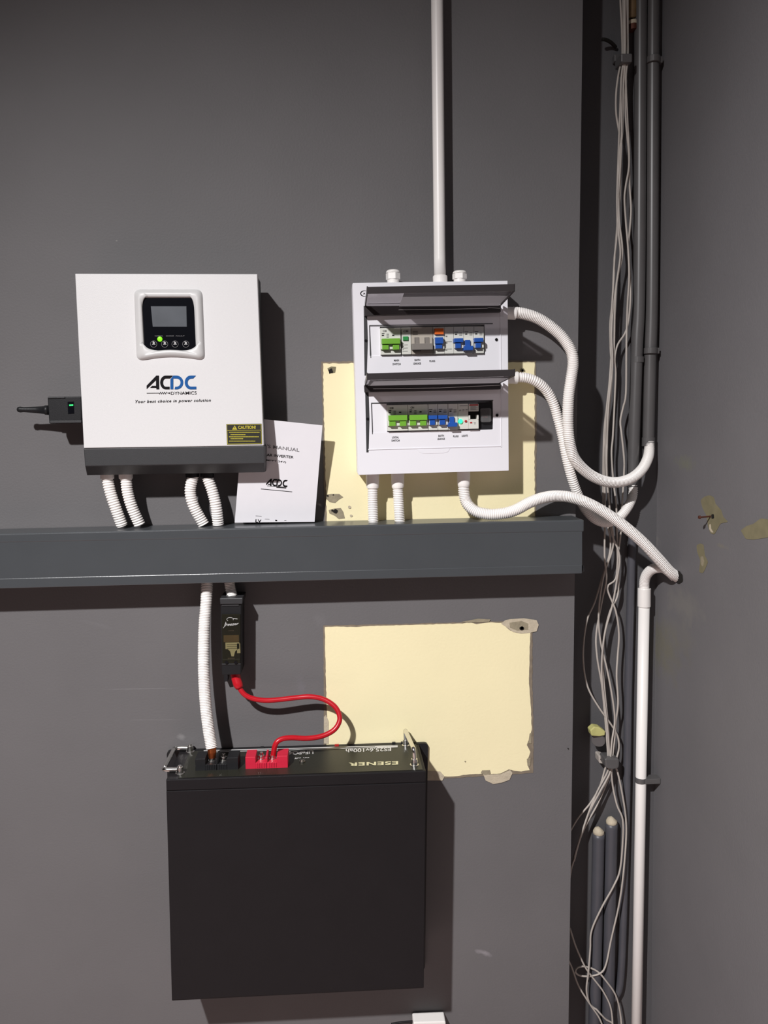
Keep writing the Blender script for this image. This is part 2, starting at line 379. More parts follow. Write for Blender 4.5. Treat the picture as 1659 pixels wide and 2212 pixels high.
link('bottom_lip', bm, M_trunk, tr, bevel=.0012)

# ------------------------------------------------------------------ inverter
FI = Frame(-.0022)
inv = thing('inverter', 'white wall mounted solar inverter with small display and black base', 'inverter')
QI = [(162, 591), (555.8, 592), (569.5, 962.5), (181, 968)]
bm = B(); prism(bm, [U(x, y, .094) for x, y in [(163, 592), (555, 593), (569, 1000), (183, 1006)]], BACK * .066)
link('chassis', bm, M_dgrey, inv, bevel=.002)
bm = B(); prism(bm, [U(x, y, .030) for x, y in [(240, 630), (520, 631), (520, 860), (245, 862)]], BACK * .030); link('mounting_plate', bm, M_dgrey, inv)
bm = B(); quad_box(bm, QI, .0965, .080); link('front_cover', bm, M_silver, inv, bevel=.0012, label='white metal front cover')
bm = B()   # black base: straight upper band, lower band slanting back
A = [U(180.5, 969, .0955), U(571, 963, .0955)]; Bq = [U(184, 1007, .0955), U(571.5, 1001, .0955)]; Cq = [U(187.5, 1026.4, .068), U(572, 1020, .068)]
ringL = [A[0], Bq[0], Cq[0], Cq[0] + BACK * .040, A[0] + BACK * .0675]; ringR = [A[1], Bq[1], Cq[1], Cq[1] + BACK * .040, A[1] + BACK * .0675]
loft(bm, [ringL, ringR]); link('base_cover', bm, M_dgrey, inv, bevel=.0012, label='black plastic base cover')
def cb(L): return [(280 + x / 7.9, 610 + y / 7.9) for x, y in L]
bot_o = [(120 + 1165 * t, 1345 - 62 * math.sin(math.pi * t) ** 1.0 - 10 * t) for t in [0, .22, .31, .41, .5, .59, .69, .78, 1]]
outer = cb([(72, 118), (1245, 118)] + [(1288, 1335)] + bot_o[1:-1][::-1] + [(118, 1345)])
bot_i = [(228 + 950 * t, 1232 - 62 * math.sin(math.pi * t) - 5 * t) for t in [0, .2, .3, .4, .5, .6, .7, .8, 1]]
inner = cb([(185, 228), (1130, 228)] + [(1180, 1225)] + bot_i[1:-1][::-1] + [(228, 1232)])
glass = cb([(212, 265), (1093, 265)] + [(1133, 1190)] + [(262 + 871 * t, 1192 - 42 * math.sin(math.pi * t)) for t in [.86, .74, .62, .5, .38, .26, .14]] + [(262, 1192)])
o_r = rounded(outer, 15, 9); i_r = rounded(inner, 5, 8)
bm = B()
def ringpts(px, d): return [U(x, y, d) for x, y in px]
def resamp2(px, n=96):
    P = [Vector((x, y)) for x, y in px]; P.append(P[0].copy()); L = [0]
    for a, b in zip(P, P[1:]): L.append(L[-1] + (b - a).length)
    out = []
    for k in range(n):
        s = L[-1] * k / n; j = max(i for i in range(len(L) - 1) if L[i] <= s); t = (s - L[j]) / max(1e-9, L[j + 1] - L[j]); out.append(tuple(P[j].lerp(P[j + 1], t)))
    return out
def angle_samp(px, n=260):
    cx = sum(p[0] for p in px) / len(px); cy = sum(p[1] for p in px) / len(px); out = []
    for k in range(n):
        a = 2 * math.pi * k / n; dx, dy = math.cos(a), math.sin(a); best = None
        for p, q in zip(px, px[1:] + px[:1]):
            ex, ey = q[0] - p[0], q[1] - p[1]; den = dx * ey - dy * ex
            if abs(den) < 1e-9: continue
            t = ((p[0] - cx) * ey - (p[1] - cy) * ex) / den; s = ((p[0] - cx) * dy - (p[1] - cy) * dx) / den
            if t > 0 and -1e-6 <= s <= 1 + 1e-6: best = t if best is None else max(best, t)
        out.append((cx + dx * best, cy + dy * best))
    return out
oA, iA, gA = angle_samp(o_r), angle_samp(i_r), angle_samp(glass)
mid = [tuple(Vector(a).lerp(Vector(b), .45)) for a, b in zip(oA, iA)]
rg = [ringpts(oA, .0960), ringpts([tuple(Vector(a).lerp(Vector(b), .12)) for a, b in zip(oA, iA)], .0990), ringpts(mid, .1035), ringpts(iA, .1045), ringpts([tuple(Vector(a).lerp(Vector(b), .5)) for a, b in zip(iA, gA)], .1030), ringpts(gA, .1000), ringpts(gA, .0962)]
loft(bm, rg, caps=False); bez = link('display_bezel', bm, M_bezel, inv, smooth=True, label='raised pearl grey bezel')
bm = B(); prism(bm, ringpts(gA, .1005), BACK * .004); link('display_panel', bm, M_screen, inv, label='glossy black display panel')
bm = B(); prism(bm, [U(x, y, .1012) for x, y in cb([(362, 408), (968, 408), (975, 757), (395, 757)])], BACK * .0008); link('screen', bm, M_lcd, inv, label='grey unlit lcd screen')
for x in (410, 598, 775, 958):
    cxx, cyy = cb([(x, 1053)])[0]
    bm = B(); c = U(cxx, cyy, .1020); r = 6.6 * 1.4 / F_PX
    lathe_between(bm, c + BACK * .002, c, [(0, r), (.7, r), (.9, r * .9), (1, r * .7)], 20); bt = link('button', bm, M_screen, inv, smooth=False)
    bm = B(); path = [c + BACK * .0004 + (FI.e1 * math.cos(a) + FI.e2 * math.sin(a)) * r for a in [2 * math.pi * k / 24 for k in range(25)]]
    sweep(bm, path, .0004, 6, False); link('button_rim', bm, M_inkg, bt)
    bm = B(); FI.plate(bm, cxx - 2, cyy - 3.8, cxx + 2.4, cyy - .8, .1023); FI.plate(bm, cxx - 3.4, cyy + .4, cxx + 3.6, cyy + 1.1, .1023); link('button_symbol', bm, M_bezel, bt)
bm = B(); x, y = cb([(512, 966)])[0]; c = U(x, y, .1025); lathe_between(bm, c + BACK * .002, c, [(0, .0045), (.6, .0042), (.9, .0030), (1, .0014)], 20)
link('indicator_light', bm, M_ledg, inv, label='lit lime green indicator')
bm = B()
for w, xa, xb in (('NORMAL', 430, 570), ('CHARGE', 620, 755), ('FAULT', 790, 940)):
    (xa, ya), (xb, yb) = cb([(xa, 905), (xb, 922)]); put_text(bm, w, FI.rect(xa, ya, xb, yb, .1012), .01)
link('display_caption', bm, M_inkg, inv)
DL = .0972
bm = B(); bm2 = B()
def poly(bm, L, d=DL): bm.faces.new([bm.verts.new(U(x, y, d)) for x, y in L])
def arc(cx, cy, rx, ry, a0, a1, n=14): return [(cx + rx * math.cos(math.radians(a0 + (a1 - a0) * k / n)), cy - ry * math.sin(math.radians(a0 + (a1 - a0) * k / n))) for k in range(n + 1)]
LA = [(290, 1820), (290, 1762), (455, 1590), (500, 1590), (505, 1825), (455, 1825), (455, 1800), (348, 1800), (385, 1765), (450, 1765), (450, 1668)]
LC1 = [(738, 1590)] + arc(615, 1708, 95, 118, 90, 270) + [(682, 1825), (682, 1780)] + arc(620, 1710, 50, 70, 270, 90) + [(690, 1640)]
LD = [(695, 1825), (695, 1655), (745, 1590)] + arc(800, 1708, 115, 118, 90, -90) + [(765, 1825), (778, 1780)] + arc(800, 1710, 68, 70, -90, 90) + [(745, 1640), (745, 1825)]
LC2 = [(1132, 1590)] + arc(1040, 1708, 100, 118, 90, 270) + [(1138, 1825), (1138, 1778)] + arc(1050, 1710, 60, 68, 270, 90) + [(1085, 1640)]
def tri_poly(bm, L, mp, d):
    f = bm.faces.new([bm.verts.new(U(*mp((x, y)), d)) for x, y in L]); f.normal_update(); bmesh.ops.triangulate(bm, faces=[f])
mpI = lambda p: (280 + p[0] / 7.9, 610 + p[1] / 7.9)
tri_poly(bm, LA, mpI, DL); tri_poly(bm, LC1, mpI, DL); tri_poly(bm2, LD, mpI, DL); tri_poly(bm2, LC2, mpI, DL)
def stroke(bm, L, w, mp, d):
    for a, b in zip(L, L[1:]):
        a, b = Vector(mp(a)), Vector(mp(b)); n = (b - a); n = Vector((-n.y, n.x)).normalized() * w / 2
        bm.faces.new([bm.verts.new(U(q.x, q.y, d)) for q in (a + n, b + n, b - n, a - n)])
zig = [(290, 1890), (500, 1888)] + [(510 + 17 * k, 1908 if k % 2 == 0 else 1868) for k in range(8)] + [(645, 1888), (672, 1888)]
stroke(bm, zig, .9, mpI, DL)
tri_poly(bm, arc(676, 1888, 12, 12, 0, 330), mpI, DL)
put_text(bm, 'DYNAMICS', [U(*mpI(p), DL) for p in ((702, 1866), (1142, 1858), (1142, 1912), (702, 1918))], .004)
put_text(bm, 'Your best choice in power solution', [U(*mpI(p), DL) for p in ((95, 2010), (1385, 1985), (1385, 2048), (95, 2075))], .014, .25, 1.18)
link('logo_lettering', bm, M_ink, inv, label='black ACDC DYNAMICS lettering'); link('logo_lettering', bm2, M_blueink, inv, label='blue DC letters of the logo')
# caution sticker
def ci(L): return [(20 + x / 2.37, 560 + y / 2.37) for x, y in L]
(xa, ya), (xb, yb) = ci([(1113, 843), (1293, 948)])
bm = B(); FI.box(bm, xa, ya, xb, yb, .0971, .0966); cs = link('caution_sticker', bm, M_stick, inv, label='black and yellow caution sticker')
bm = B()
for (x0, y0, x1, y1) in ((xa + .8, ya + .8, xb - .8, ya + 1.7), (xa + .8, yb - 1.7, xb - .8, yb - .8), (xa + .8, ya + .8, xa + 1.6, yb - .8), (xb - 1.6, ya + .8, xb - .8, yb - .8), (xa + 1, ya + 13.6, xb - 1, ya + 14.4)):
    FI.plate(bm, x0, y0, x1, y1, .0974)
for (x0, x1, y) in ((1125, 1282, 886), (1133, 1210, 898), (1125, 1278, 909), (1133, 1198, 919), (1125, 1260, 931)):
    (u0, v0), (u1, v1) = ci([(x0, y - 2), (x1, y + 2)]); n = int((u1 - u0) / 2.4)
    for k in range(n): FI.plate(bm, u0 + k * (u1 - u0) / n, v0, u0 + (k + .85) * (u1 - u0) / n, v1, .0974)
put_text(bm, 'CAUTION!', FI.rect(*ci([(1172, 852)])[0], *ci([(1262, 869)])[0], .0974), .03)
t = ci([(1141, 872), (1154, 850), (1167, 872)]); poly(bm, t, .0974)
link('caution_text', bm, M_stickt, cs)
bm = B(); t = ci([(1152.5, 857), (1155.5, 857), (1155, 866), (1153, 866)]); poly(bm, t, .0977); link('warning_mark', bm, M_stick, cs)
# cable glands under the inverter
for (x, y) in ((231, 1026), (271, 1026), (415, 1023), (447, 1024)):
    bm = B(); a = U(x, y - 8, .045); tube(bm, a, a - Vector((0, 0, .014)), .0125); link('cable_gland', bm, M_pvc if x < 300 else M_black, inv, smooth=False, bevel=.001)

# wifi dongle on the left flank
dg = thing('wifi_dongle', 'black wireless dongle with antenna plugged into the left side of the inverter', 'wireless dongle')
bm = B(); prism(bm, [U(x, y, .062) for x, y in rounded([(102, 857), (176, 856), (176.5, 914), (106, 915)], 3)], BACK * .024); link('dongle_body', bm, M_black, dg, bevel=.002)
bm = B(); prism(bm, [U(x, y, .0640) for x, y in [(103, 857.5), (140, 857), (140, 860), (103, 861)]], BACK * .003); link('dongle_rib', bm, M_dgrey, dg, bevel=.0006); bm = B()
prism(bm, [U(x, y, .0635) for x, y in [(107, 909), (176, 908), (176, 913), (108, 914)]], BACK * .003); link('dongle_rib', bm, M_dgrey, dg, bevel=.0006)
bm = B(); prism(bm, [U(x, y, .0628) for x, y in [(146, 868), (159, 867.5), (160, 893), (147, 894)]], BACK * .001); link('light_window', bm, M_screen, dg)
bm = B(); prism(bm, [U(x, y, .0634) for x, y in [(149.5, 874), (158, 873.6), (158, 876.6), (149.5, 877)]], BACK * .001); link('indicator_light', bm, M_leds, dg, label='lit green status light')
bm = B(); a = U(106, 886, .050); b = U(37, 884.5, .050)
lathe_between(bm, a, b, [(0, .0088), (.12, .0086), (.13, .0074), (.4, .0060), (.8, .0046), (.9, .0054), (.97, .0046), (1, .0022)], 20); link('antenna', bm, M_black, dg, smooth=True)

# ------------------------------------------------------------------ user's manual
man = thing('user_manual', 'white printed user manual leaning on the trunking behind the inverter', 'booklet')
def mp3(px, py, off=0):        # plane of the booklet, leaning against the wall
    zt, zb = U(600, 905, .006).z, U(600, 1127, .03).z
    P0 = Vector((0, -.03, zb)); n = Vector((0, -(zt - zb), -.024)).normalized()
    if n.y > 0: n = -n
    v = ray(px, py); P = P0 + n * off; return CAM + v * ((P - CAM).dot(n) / v.dot(n))
QM = [(525, 901), (696.5, 918.8), (679.5, 1127), (507, 1129)]
bm = B(); prism(bm, [mp3(*q) for q in QM], BACK * .0035); link('pages', bm, M_paper, man)
bm = B()
put_text(bm, "USER'S MANUAL", [mp3(x, y, .0006) for x, y in ((545, 956), (647, 968.5), (646.4, 976), (544.4, 963.5))], .005)
ml = link('cover_print', bm, M_inkg, man)
bm = B()
put_text(bm, 'SOLAR INVERTER', [mp3(x, y, .0006) for x, y in ((560, 978), (634.3, 985), (633.7, 990.5), (559.4, 984))], .012)
link('cover_print', bm, M_ink, man); bm = B()
put_text(bm, '(MPPT 24V)', [mp3(x, y, .0006) for x, y in ((573, 992), (618, 996.5), (617.6, 1001), (572.6, 996.5))], .005)
link('cover_print', bm, M_ink, man); bm = B()
def mpm(p): # logo on the manual from the inverter logo's drawing
    u = (p[0] - 290) / 850.; v = (p[1] - 1590) / 235.; return (576 + 46 * u - 1.5 * v, 1033.5 + 15 * v + 3.4 * u)
for L in (LA, LC1, LD, LC2):
    f = bm.faces.new([bm.verts.new(mp3(*mpm(p), .0006)) for p in L]); f.normal_update(); bmesh.ops.triangulate(bm, faces=[f])
def mstroke(bm, a, b, w): bm.faces.new([bm.verts.new(mp3(x, y, .0006)) for x, y in ((a[0], a[1]), (b[0], b[1]), (b[0], b[1] + w), (a[0], a[1] + w))])
mstroke(bm, (577, 1049), (619, 1052), .8); mstroke(bm, (597, 1051.8), (618, 1053.4), 1.6); mstroke(bm, (563.4, 1055.5), (631, 1061.8), 1.1)
link('cover_print', bm, M_ink, man); bm = B()
mstroke(bm, (552, 1114), (565, 1115), .5); mstroke(bm, (572, 1121), (582, 1121.5), .4)
put_text(bm, 'LV', [mp3(x, y, .0006) for x, y in ((552, 1121.5), (564.5, 1122.4), (564, 1129), (551.6, 1128))], .03)
mstroke(bm, (594.5, 1122.5), (598.5, 1122.8), 3); mstroke(bm, (614, 1123.8), (618.5, 1124), .8)
link('cover_print', bm, M_ink, man)

# ------------------------------------------------------------------ flexible conduits
def conduit(label, px, r, group=None, name='flexible_conduit', m=None, fits=(), cat='flexible conduit', endpt=None, **k):
    t = thing(name, label, cat, group)
    pts = pts3(px)
    if endpt is not None: pts.append(endpt)
    bm = B(); flex(bm, pts, r, **k); link('corrugated_tube', bm, m or M_conduit, t, smooth=True)
    return t
DZ = .048
g = None
conduit('white corrugated conduit under the inverter, leftmost of its four', [(231, 1030, .046), (238, 1062, .046), (249, 1095, .045), (264, 1136, .040)], .0108, pitch=.0046)
conduit('white corrugated conduit under the inverter, second from the left', [(272, 1030, .046), (275.5, 1062, .046), (285, 1095, .045), (302, 1134, .040)], .0108, pitch=.0046)
conduit('white corrugated conduit under the inverter, third from the left, bending right', [(417, 1028, .046), (411, 1060, .046), (418, 1092, .045), (440, 1133, .040)], .0108, pitch=.0046)
conduit('white corrugated conduit under the inverter, closest to the manual', [(448, 1031, .046), (459, 1062, .046), (467, 1095, .045), (471.5, 1133, .040)], .0108, pitch=.0046)

# ------------------------------------------------------------------ distribution board
FD = Frame(.0105)
db = thing('distribution_board', 'white two-row electrical distribution board with open smoke tinted lids', 'distribution board')
QD = [(762, 611), (1096.5, 607.6), (1099, 1016.3), (774.4, 1026)]
q = [U(x, y, .060) for x, y in [(760.5, 611.5), (1096, 608), (1098.5, 1015.5), (772, 1024.5)]]
bm = B(); loft(bm, [[p + BACK * .0585 + Vector((0, 0, 0)) for p in q], [p for p in q]]); link('back_box', bm, M_white, db, bevel=.003, seg=3)
# front cover as one cell grid with two openings
TLd, TRd, BRd, BLd = [U(x, y, .0745) for x, y in QD]
def dbuv(px, py, d=.0745):
    p = U(px, py, d) - TLd; return (p.dot(FD.e1), -p.dot(FD.e2))
H1 = (*dbuv(799, 737), *dbuv(1046, 735)); 
ux0, ux1 = dbuv(798.5, 736)[0], dbuv(1047, 734)[0]; lx0, lx1 = dbuv(803.5, 900)[0], dbuv(1065, 896)[0]
uy0, uy1 = dbuv(922, 703)[1], dbuv(922, 766)[1]; ly0, ly1 = dbuv(934, 868.5)[1], dbuv(934, 931)[1]
WW = (TRd - TLd).dot(FD.e1); WB = (BRd - BLd).dot(FD.e1); HH = -(BLd - TLd).dot(FD.e2)
bm = B()
xs = sorted([0, ux0, lx0, ux1, lx1, WW]); ys = [0, uy0, uy1, ly0, ly1, HH]
def gp(x, y, d):
    p = TLd + FD.e1 * x - FD.e2 * y + BACK * (.0745 - d); return p
gv = {}
def gvert(i, j, layer):
    k = (i, j, layer)
    if k not in gv: gv[k] = bm.verts.new(gp(xs[i], ys[j], .0745 if layer == 0 else .059))
    return gv[k]
solid = {}
for i in range(len(xs) - 1):
    for j in range(len(ys) - 1):
        xc, yc = (xs[i] + xs[i + 1]) / 2, (ys[j] + ys[j + 1]) / 2
        hole = (ux0 < xc < ux1 and uy0 < yc < uy1) or (lx0 < xc < lx1 and ly0 < yc < ly1)
        solid[i, j] = not hole
for (i, j), s in solid.items():
    if not s: continue
    bm.faces.new([gvert(i, j, 0), gvert(i + 1, j, 0), gvert(i + 1, j + 1, 0), gvert(i, j + 1, 0)])
    for (di, dj, e) in ((-1, 0, ((0, 0), (0, 1))), (1, 0, ((1, 0), (1, 1))), (0, -1, ((0, 0), (1, 0))), (0, 1, ((0, 1), (1, 1)))):
        if not solid.get((i + di, j + dj), False):
            a, b = [(i + x, j + y) for x, y in e]
            bm.faces.new([gvert(*a, 0), gvert(*b, 0), gvert(*b, 1), gvert(*a, 1)])
link('front_cover', bm, M_white, db, bevel=.0035, seg=3)
# raised rim around the window area
bm = B()
for (x0, y0, x1, y1) in ((795, 652, 1082, 654), (1081, 655, 1083, 968), (796, 966, 1083, 968.5)):
    FD.box(bm, x0, y0, x1, y1, .0757, .0745)
link('cover_ridge', bm, M_white, db, bevel=.0006)
bm = B()
prism(bm, [U(x, y, .0752) for x, y in [(785.5, 661), (792, 660), (794.5, 735), (792, 811), (787.5, 811)]], BACK * .002)
prism(bm, [U(x, y, .0752) for x, y in [(788.5, 831), (795.5, 830), (798, 905), (796, 977), (791.5, 977)]], BACK * .002)
link('lid_slot', bm, M_dgrey, db)
bm = B()
for (a, b, w) in (((797.7, 703.2), (1064.5, 699), 1.5), ((798, 703), (801, 773), 1.5), ((802, 870.8), (1065.5, 865), 1.5), ((802.3, 870), (804.5, 938), 1.5)):
    stroke(bm, [a, b], w, lambda p: p, .0750)
link('panel_seam', bm, M_dgrey, db)
for (x, y) in ((1072.5, 733.5), (790.5, 736), (1074, 897), (794.5, 905)):
    bm = B(); FD.disc(bm, x, y, 3.0, .0760, .0745); sc = link('cover_screw', bm, M_ink, db)
bm = B(); prism(bm, [U(x, y, .0750) for x, y in [(901, 971.5), (973, 968), (968, 976), (958, 979), (915, 980), (906, 977.5)]], BACK * .001); link('latch_tab', bm, M_white, db, bevel=.0004)
# blanking strips
for (x0, y0, x1, y1) in ((800, 706, 821.5, 769), (804.5, 872, 836, 934)):
    bm = B()
    FD.box(bm, x0, y0, x1, y1, .0735, .062)
    o = link('blanking_strip', bm, M_white, db, bevel=.0005)
# maker's mark
bm = B(); c = (788, 634); ringp = [(c[0] + 9 * math.cos(a), c[1] + 6 * math.sin(a)) for a in [math.radians(40 + 280 * k / 24) for k in range(25)]]
for i, (a, b) in enumerate(zip(ringp, ringp[1:])): stroke(bm, [a, b], .6 + 1.6 * math.sin(math.pi * (i + .5) / 24) ** 2, lambda p: p, .0749)
poly(bm, [(784.5, 636.5), (786, 631.5), (788.5, 634.5), (787.5, 636), (786.5, 634.8)], .0749); link('maker_mark', bm, M_ink, db)
# writing
for s, x0, y0, x1, y1 in (('MAIN', 851, 776.2, 862, 780.6), ('SWITCH', 848, 784.4, 865.5, 788.6), ('EARTH', 895.5, 775.6, 907.5, 779.9), ('LEAKAGE', 893, 783, 909.3, 787.4),
                          ('PLUGS', 927.6, 777.7, 939.8, 781.8), ('LOCAL', 847, 942.6, 861.6, 946.9), ('SWITCH', 845.6, 949.6, 863, 954), ('EARTH', 947, 939.2, 959, 943.4),
                          ('LEAKAGE', 945, 946, 961, 950.2), ('PLUGS', 978.7, 940.2, 990.4, 944.4), ('LIGHTS', 997.5, 939.2, 1010.5, 943.4)):
    bm = B(); put_text(bm, s, FD.rect(x0, y0, x1, y1, .0750), .02); link('circuit_label', bm, M_ink, db)

def breaker(x0, x1, y0, y1, kind, label=None, body=M_offwhite, d=.0805):
    bm = B(); H = y1 - y0
    FD.box(bm, x0 + .25, y0, x1 - .25, y1, d, .062)
    br = link('circuit_breaker', bm, body, db, bevel=.0006, label=label)
    yt = y0 + .40 * H
    def tog(xa, xb, ya, yb, m, h=.0895):
        bm = B(); FD.box(bm, xa, ya, xb, yb, h, d - .001, inset=.0006); return link('toggle', bm, m, br, bevel=.0006)
    def cheek(xa, xb, ya, yb):
        bm = B(); FD.box(bm, xa, ya, xb, yb, .0850, d - .001); link('toggle_guard', bm, body, br, bevel=.0005)
    marks = B(); x = x0
    if kind in ('green',):
        w = (x1 - x0)
        cheek(x0 + .5, x1 - .5, y0 + .60 * H, y0 + .80 * H)
        tog(x0 + .08 * w, x1 - .03 * w, y0 + .395 * H, y0 + .60 * H, M_green, .0925)
        for f in (.10, .61): tog(x0 + f * w, x0 + (f + .31) * w, y0 + .58 * H, y0 + .81 * H, M_green, .0895)
        for f in (0, .5):
            FD.plate(marks, x0 + (f + .07) * w, y0 + .26 * H, x0 + (f + .18) * w, y0 + .30 * H, d + .0004)
        for k in range(4): FD.plate(marks, x0 + .30 * w, y0 + (.22 + .04 * k) * H, x0 + .42 * w, y0 + (.232 + .04 * k) * H, d + .0004)
        FD.plate(marks, x0 + .07 * w, y0 + .20 * H, x0 + .2 * w, y0 + .222 * H, d + .0004)
        put_text(marks, 'CBI', FD.rect(x0 + .12 * w, y0 + .08 * H, x0 + .3 * w, y0 + .15 * H, d + .0004), .01)
    elif kind in ('blue_up', 'blue_down'):
        w = x1 - x0; up = kind == 'blue_up'
        cheek(x0 + .06 * w, x1 - .02 * w, y0 + .50 * H, y0 + .80 * H)
        if up: tog(x0 + .05 * w, x1 - .05 * w, y0 + .43 * H, y0 + .58 * H, M_blue, .0925); tog(x0 + .18 * w, x1 - .28 * w, y0 + .56 * H, y0 + .80 * H, M_blue)
        else: tog(x0 + .14 * w, x1 - .36 * w, y0 + .50 * H, y0 + .78 * H, M_blue); tog(x0 + .02 * w, x1 - .06 * w, y0 + .72 * H, y0 + .88 * H, M_blue, .0925)
        FD.plate(marks, x0 + .12 * w, y0 + .26 * H, x0 + .34 * w, y0 + .30 * H, d + .0004)
        FD.plate(marks, x0 + .08 * w, y0 + .19 * H, x0 + .44 * w, y0 + .21 * H, d + .0004)
        for k in range(3): FD.plate(marks, x0 + .55 * w, y0 + (.22 + .045 * k) * H, x0 + .85 * w, y0 + (.232 + .045 * k) * H, d + .0004)
    elif kind == 'surge':
        w = x1 - x0; tog(x0 + .16 * w, x0 + .72 * w, y0 + .33 * H, y0 + .48 * H, M_greend, .0830)
        for k in range(6): FD.plate(marks, x0 + .1 * w, y0 + (.58 + .06 * k) * H, x0 + (.25 + .4 * (k % 2)) * w, y0 + (.59 + .06 * k) * H, d + .0004)
        put_text(marks, 'CBI', FD.rect(x0 + .2 * w, y0 + .1 * H, x0 + .7 * w, y0 + .17 * H, d + .0004), .01)
    elif kind == 'leak':
        w = x1 - x0
        cheek(x0 + .03 * w, x0 + .16 * w, y0 + .36 * H, y0 + .62 * H); cheek(x0 + .38 * w, x0 + .62 * w, y0 + .36 * H, y0 + .62 * H); cheek(x0 + .84 * w, x1 - .03 * w, y0 + .36 * H, y0 + .62 * H)
        tog(x0 + .06 * w, x1 - .01 * w, y0 + .60 * H, y0 + .83 * H, M_taupe, .0925)
        for f in (.17, .63): tog(x0 + f * w, x0 + (f + .20) * w, y0 + .37 * H, y0 + .62 * H, M_taupe, .0830)
        for k in range(3): FD.plate(marks, x0 + .06 * w, y0 + (.14 + .06 * k) * H, x0 + .3 * w, y0 + (.155 + .06 * k) * H, d + .0004)
        low_ = B(); FD.plate(low_, x0 + .08 * w, y0 + .87 * H, x0 + .45 * w, y0 + .89 * H, d + .0004); link('printed_mark', low_, M_ink, br)
    elif kind == 'rcbo':
        w = x1 - x0
        cheek(x0 + .05 * w, x1 - .02 * w, y0 + .42 * H, y0 + .82 * H)
        tog(x0 + .14 * w, x0 + .92 * w, y0 + .05 * H, y0 + .27 * H, M_orange, .0860)
        tog(x0 + .18 * w, x0 + .88 * w, y0 + .38 * H, y0 + .62 * H, M_blue, .0925); tog(x0 + .2 * w, x0 + .80 * w, y0 + .60 * H, y0 + .80 * H, M_blue)
    elif kind == 'label':
        w = x1 - x0
        for k, f in enumerate((.33, .36, .55, .58, .61, .82, .86)): FD.plate(marks, x0 + .1 * w, y0 + f * H, x0 + (.3 + .5 * (k % 3 == 2)) * w, y0 + (f + .014) * H, d + .0004)
    if len(marks.verts): link('printed_mark', marks, M_ink, br)
    return br
# upper row (each breaker follows the slope of the row)
def row(x): return -.0165 * (x - 930)
U0, U1 = 706.8, 764.6
for x0, x1, k, lb, bd in ((821.5, 866, 'green', 'double breaker with green toggles, leftmost of the upper row', M_offwhite), (867.5, 888, 'surge', 'narrow module with one small green button', M_offwhite),
                          (888.4, 935.6, 'leak', 'wide earth leakage breaker with grey lever', M_beige), (936, 960.5, 'rcbo', 'breaker with orange button above blue toggle', M_offwhite),
                          (960.5, 980, 'label', 'white module without toggle', M_offwhite), (980, 1002, 'blue_up', 'blue toggle breaker, left of the last three', M_offwhite),
                          (1002, 1023.8, 'blue_down', 'blue toggle breaker switched down in the upper row', M_offwhite), (1023.8, 1045.5, 'blue_up', 'blue toggle breaker at the right end of the upper row', M_offwhite)):
    xm = (x0 + x1) / 2; breaker(x0, x1, U0 + row(xm), U1 + row(xm), k, lb, bd)
L0, L1 = 873.4, 929.4
def row2(x): return -.0195 * (x - 930)
for x0, x1, k, lb in ((836.5, 881.3, 'green', 'double breaker with green toggles, leftmost of the lower row'), (881.5, 924.7, 'green', 'second double green toggle breaker of the lower row'),
                      (925, 945.8, 'blue_up', 'blue toggle breaker beside the green ones'), (946, 968, 'blue_up', 'second blue toggle breaker of the lower row'),
                      (968.3, 989.3, 'blue_down', 'blue toggle breaker switched down in the lower row')):
    xm = (x0 + x1) / 2; breaker(x0, x1, L0 + row2(xm), L1 + row2(xm), k, lb)
bm = B(); FD.box(bm, 989.5, L0 + row2(1000), 1011.6, L1 + row2(1000) - 1, .0805, .062); lm = link('lamp_module', bm, M_offwhite, db, bevel=.0006, label='white module with two pilot lamps')
bm = B(); FD.disc(bm, 994.8, 910, 5.0, .0835, .080); link('pilot_lamp', bm, M_ledt, lm, bevel=.0006, label='lit turquoise pilot lamp')
bm = B(); FD.disc(bm, 1006.4, 909.8, 2.7, .0825, .080); link('pilot_lamp', bm, M_redl, lm, bevel=.0004, label='red pilot lamp')
bm = B()
for k, (xx, yy) in enumerate(((992, 885.5), (999, 885), (1006, 884.5))): FD.plate(bm, xx, yy, xx + 4, yy + 1.2, .0809); FD.plate(bm, xx, yy + 3, xx + 3, yy + 3.4, .0809)
FD.plate(bm, 993, 876, 1010, 877, .0809); link('printed_mark', bm, M_inkg, lm)
bm = B(); FD.box(bm, 1012.4, 872.3, 1034, 888.5, .0800, .062); FD.box(bm, 1012.4, 905.5, 1034, 926.3, .0820, .062); FD.box(bm, 1012.4, 897, 1016, 906, .083, .062); FD.box(bm, 1030.5, 896, 1034, 906, .083, .062)
fc = link('fuse_carrier', bm, M_offwhite, db, bevel=.0006, label='white fuse carrier beside the black gap')
bm = B(); FD.box(bm, 1013, 888, 1033.6, 906, .0700, .062); link('carrier_slot', bm, M_hole, fc)
bm = B(); FD.plate(bm, 1014, 873.6, 1033, 876.2, .0805); link('red_mark', bm, M_redl, fc); bm = B(); FD.plate(bm, 1015.2, 911.5, 1020.2, 914.5, .0825); link('red_mark', bm, M_redl, fc)
bm = B()
for k in range(5): FD.plate(bm, 1016, 878 + 1.8 * k, 1028 + (k % 2) * 4, 878.6 + 1.8 * k, .0805)
link('printed_mark', bm, M_inkg, fc); bm = B()
FD.plate(bm, 1023, 912.5, 1028, 913.3, .0825); FD.plate(bm, 1024, 915, 1027.5, 915.8, .0825); link('printed_mark', bm, M_inkg, fc)
bm = B(); FD.box(bm, 1034.3, 869.5, 1064.5, 926.5, .0690, .061); link('empty_slot', bm, M_black, db, label='black open slot at the right of the lower row')
bm = B(); FD.box(bm, 1039.5, 882, 1062, 911.5, .0800, .069, inset=.001); pc = link('socket_cap', bm, M_clear, db, bevel=.003, seg=3, label='clear plastic cap in the black slot')
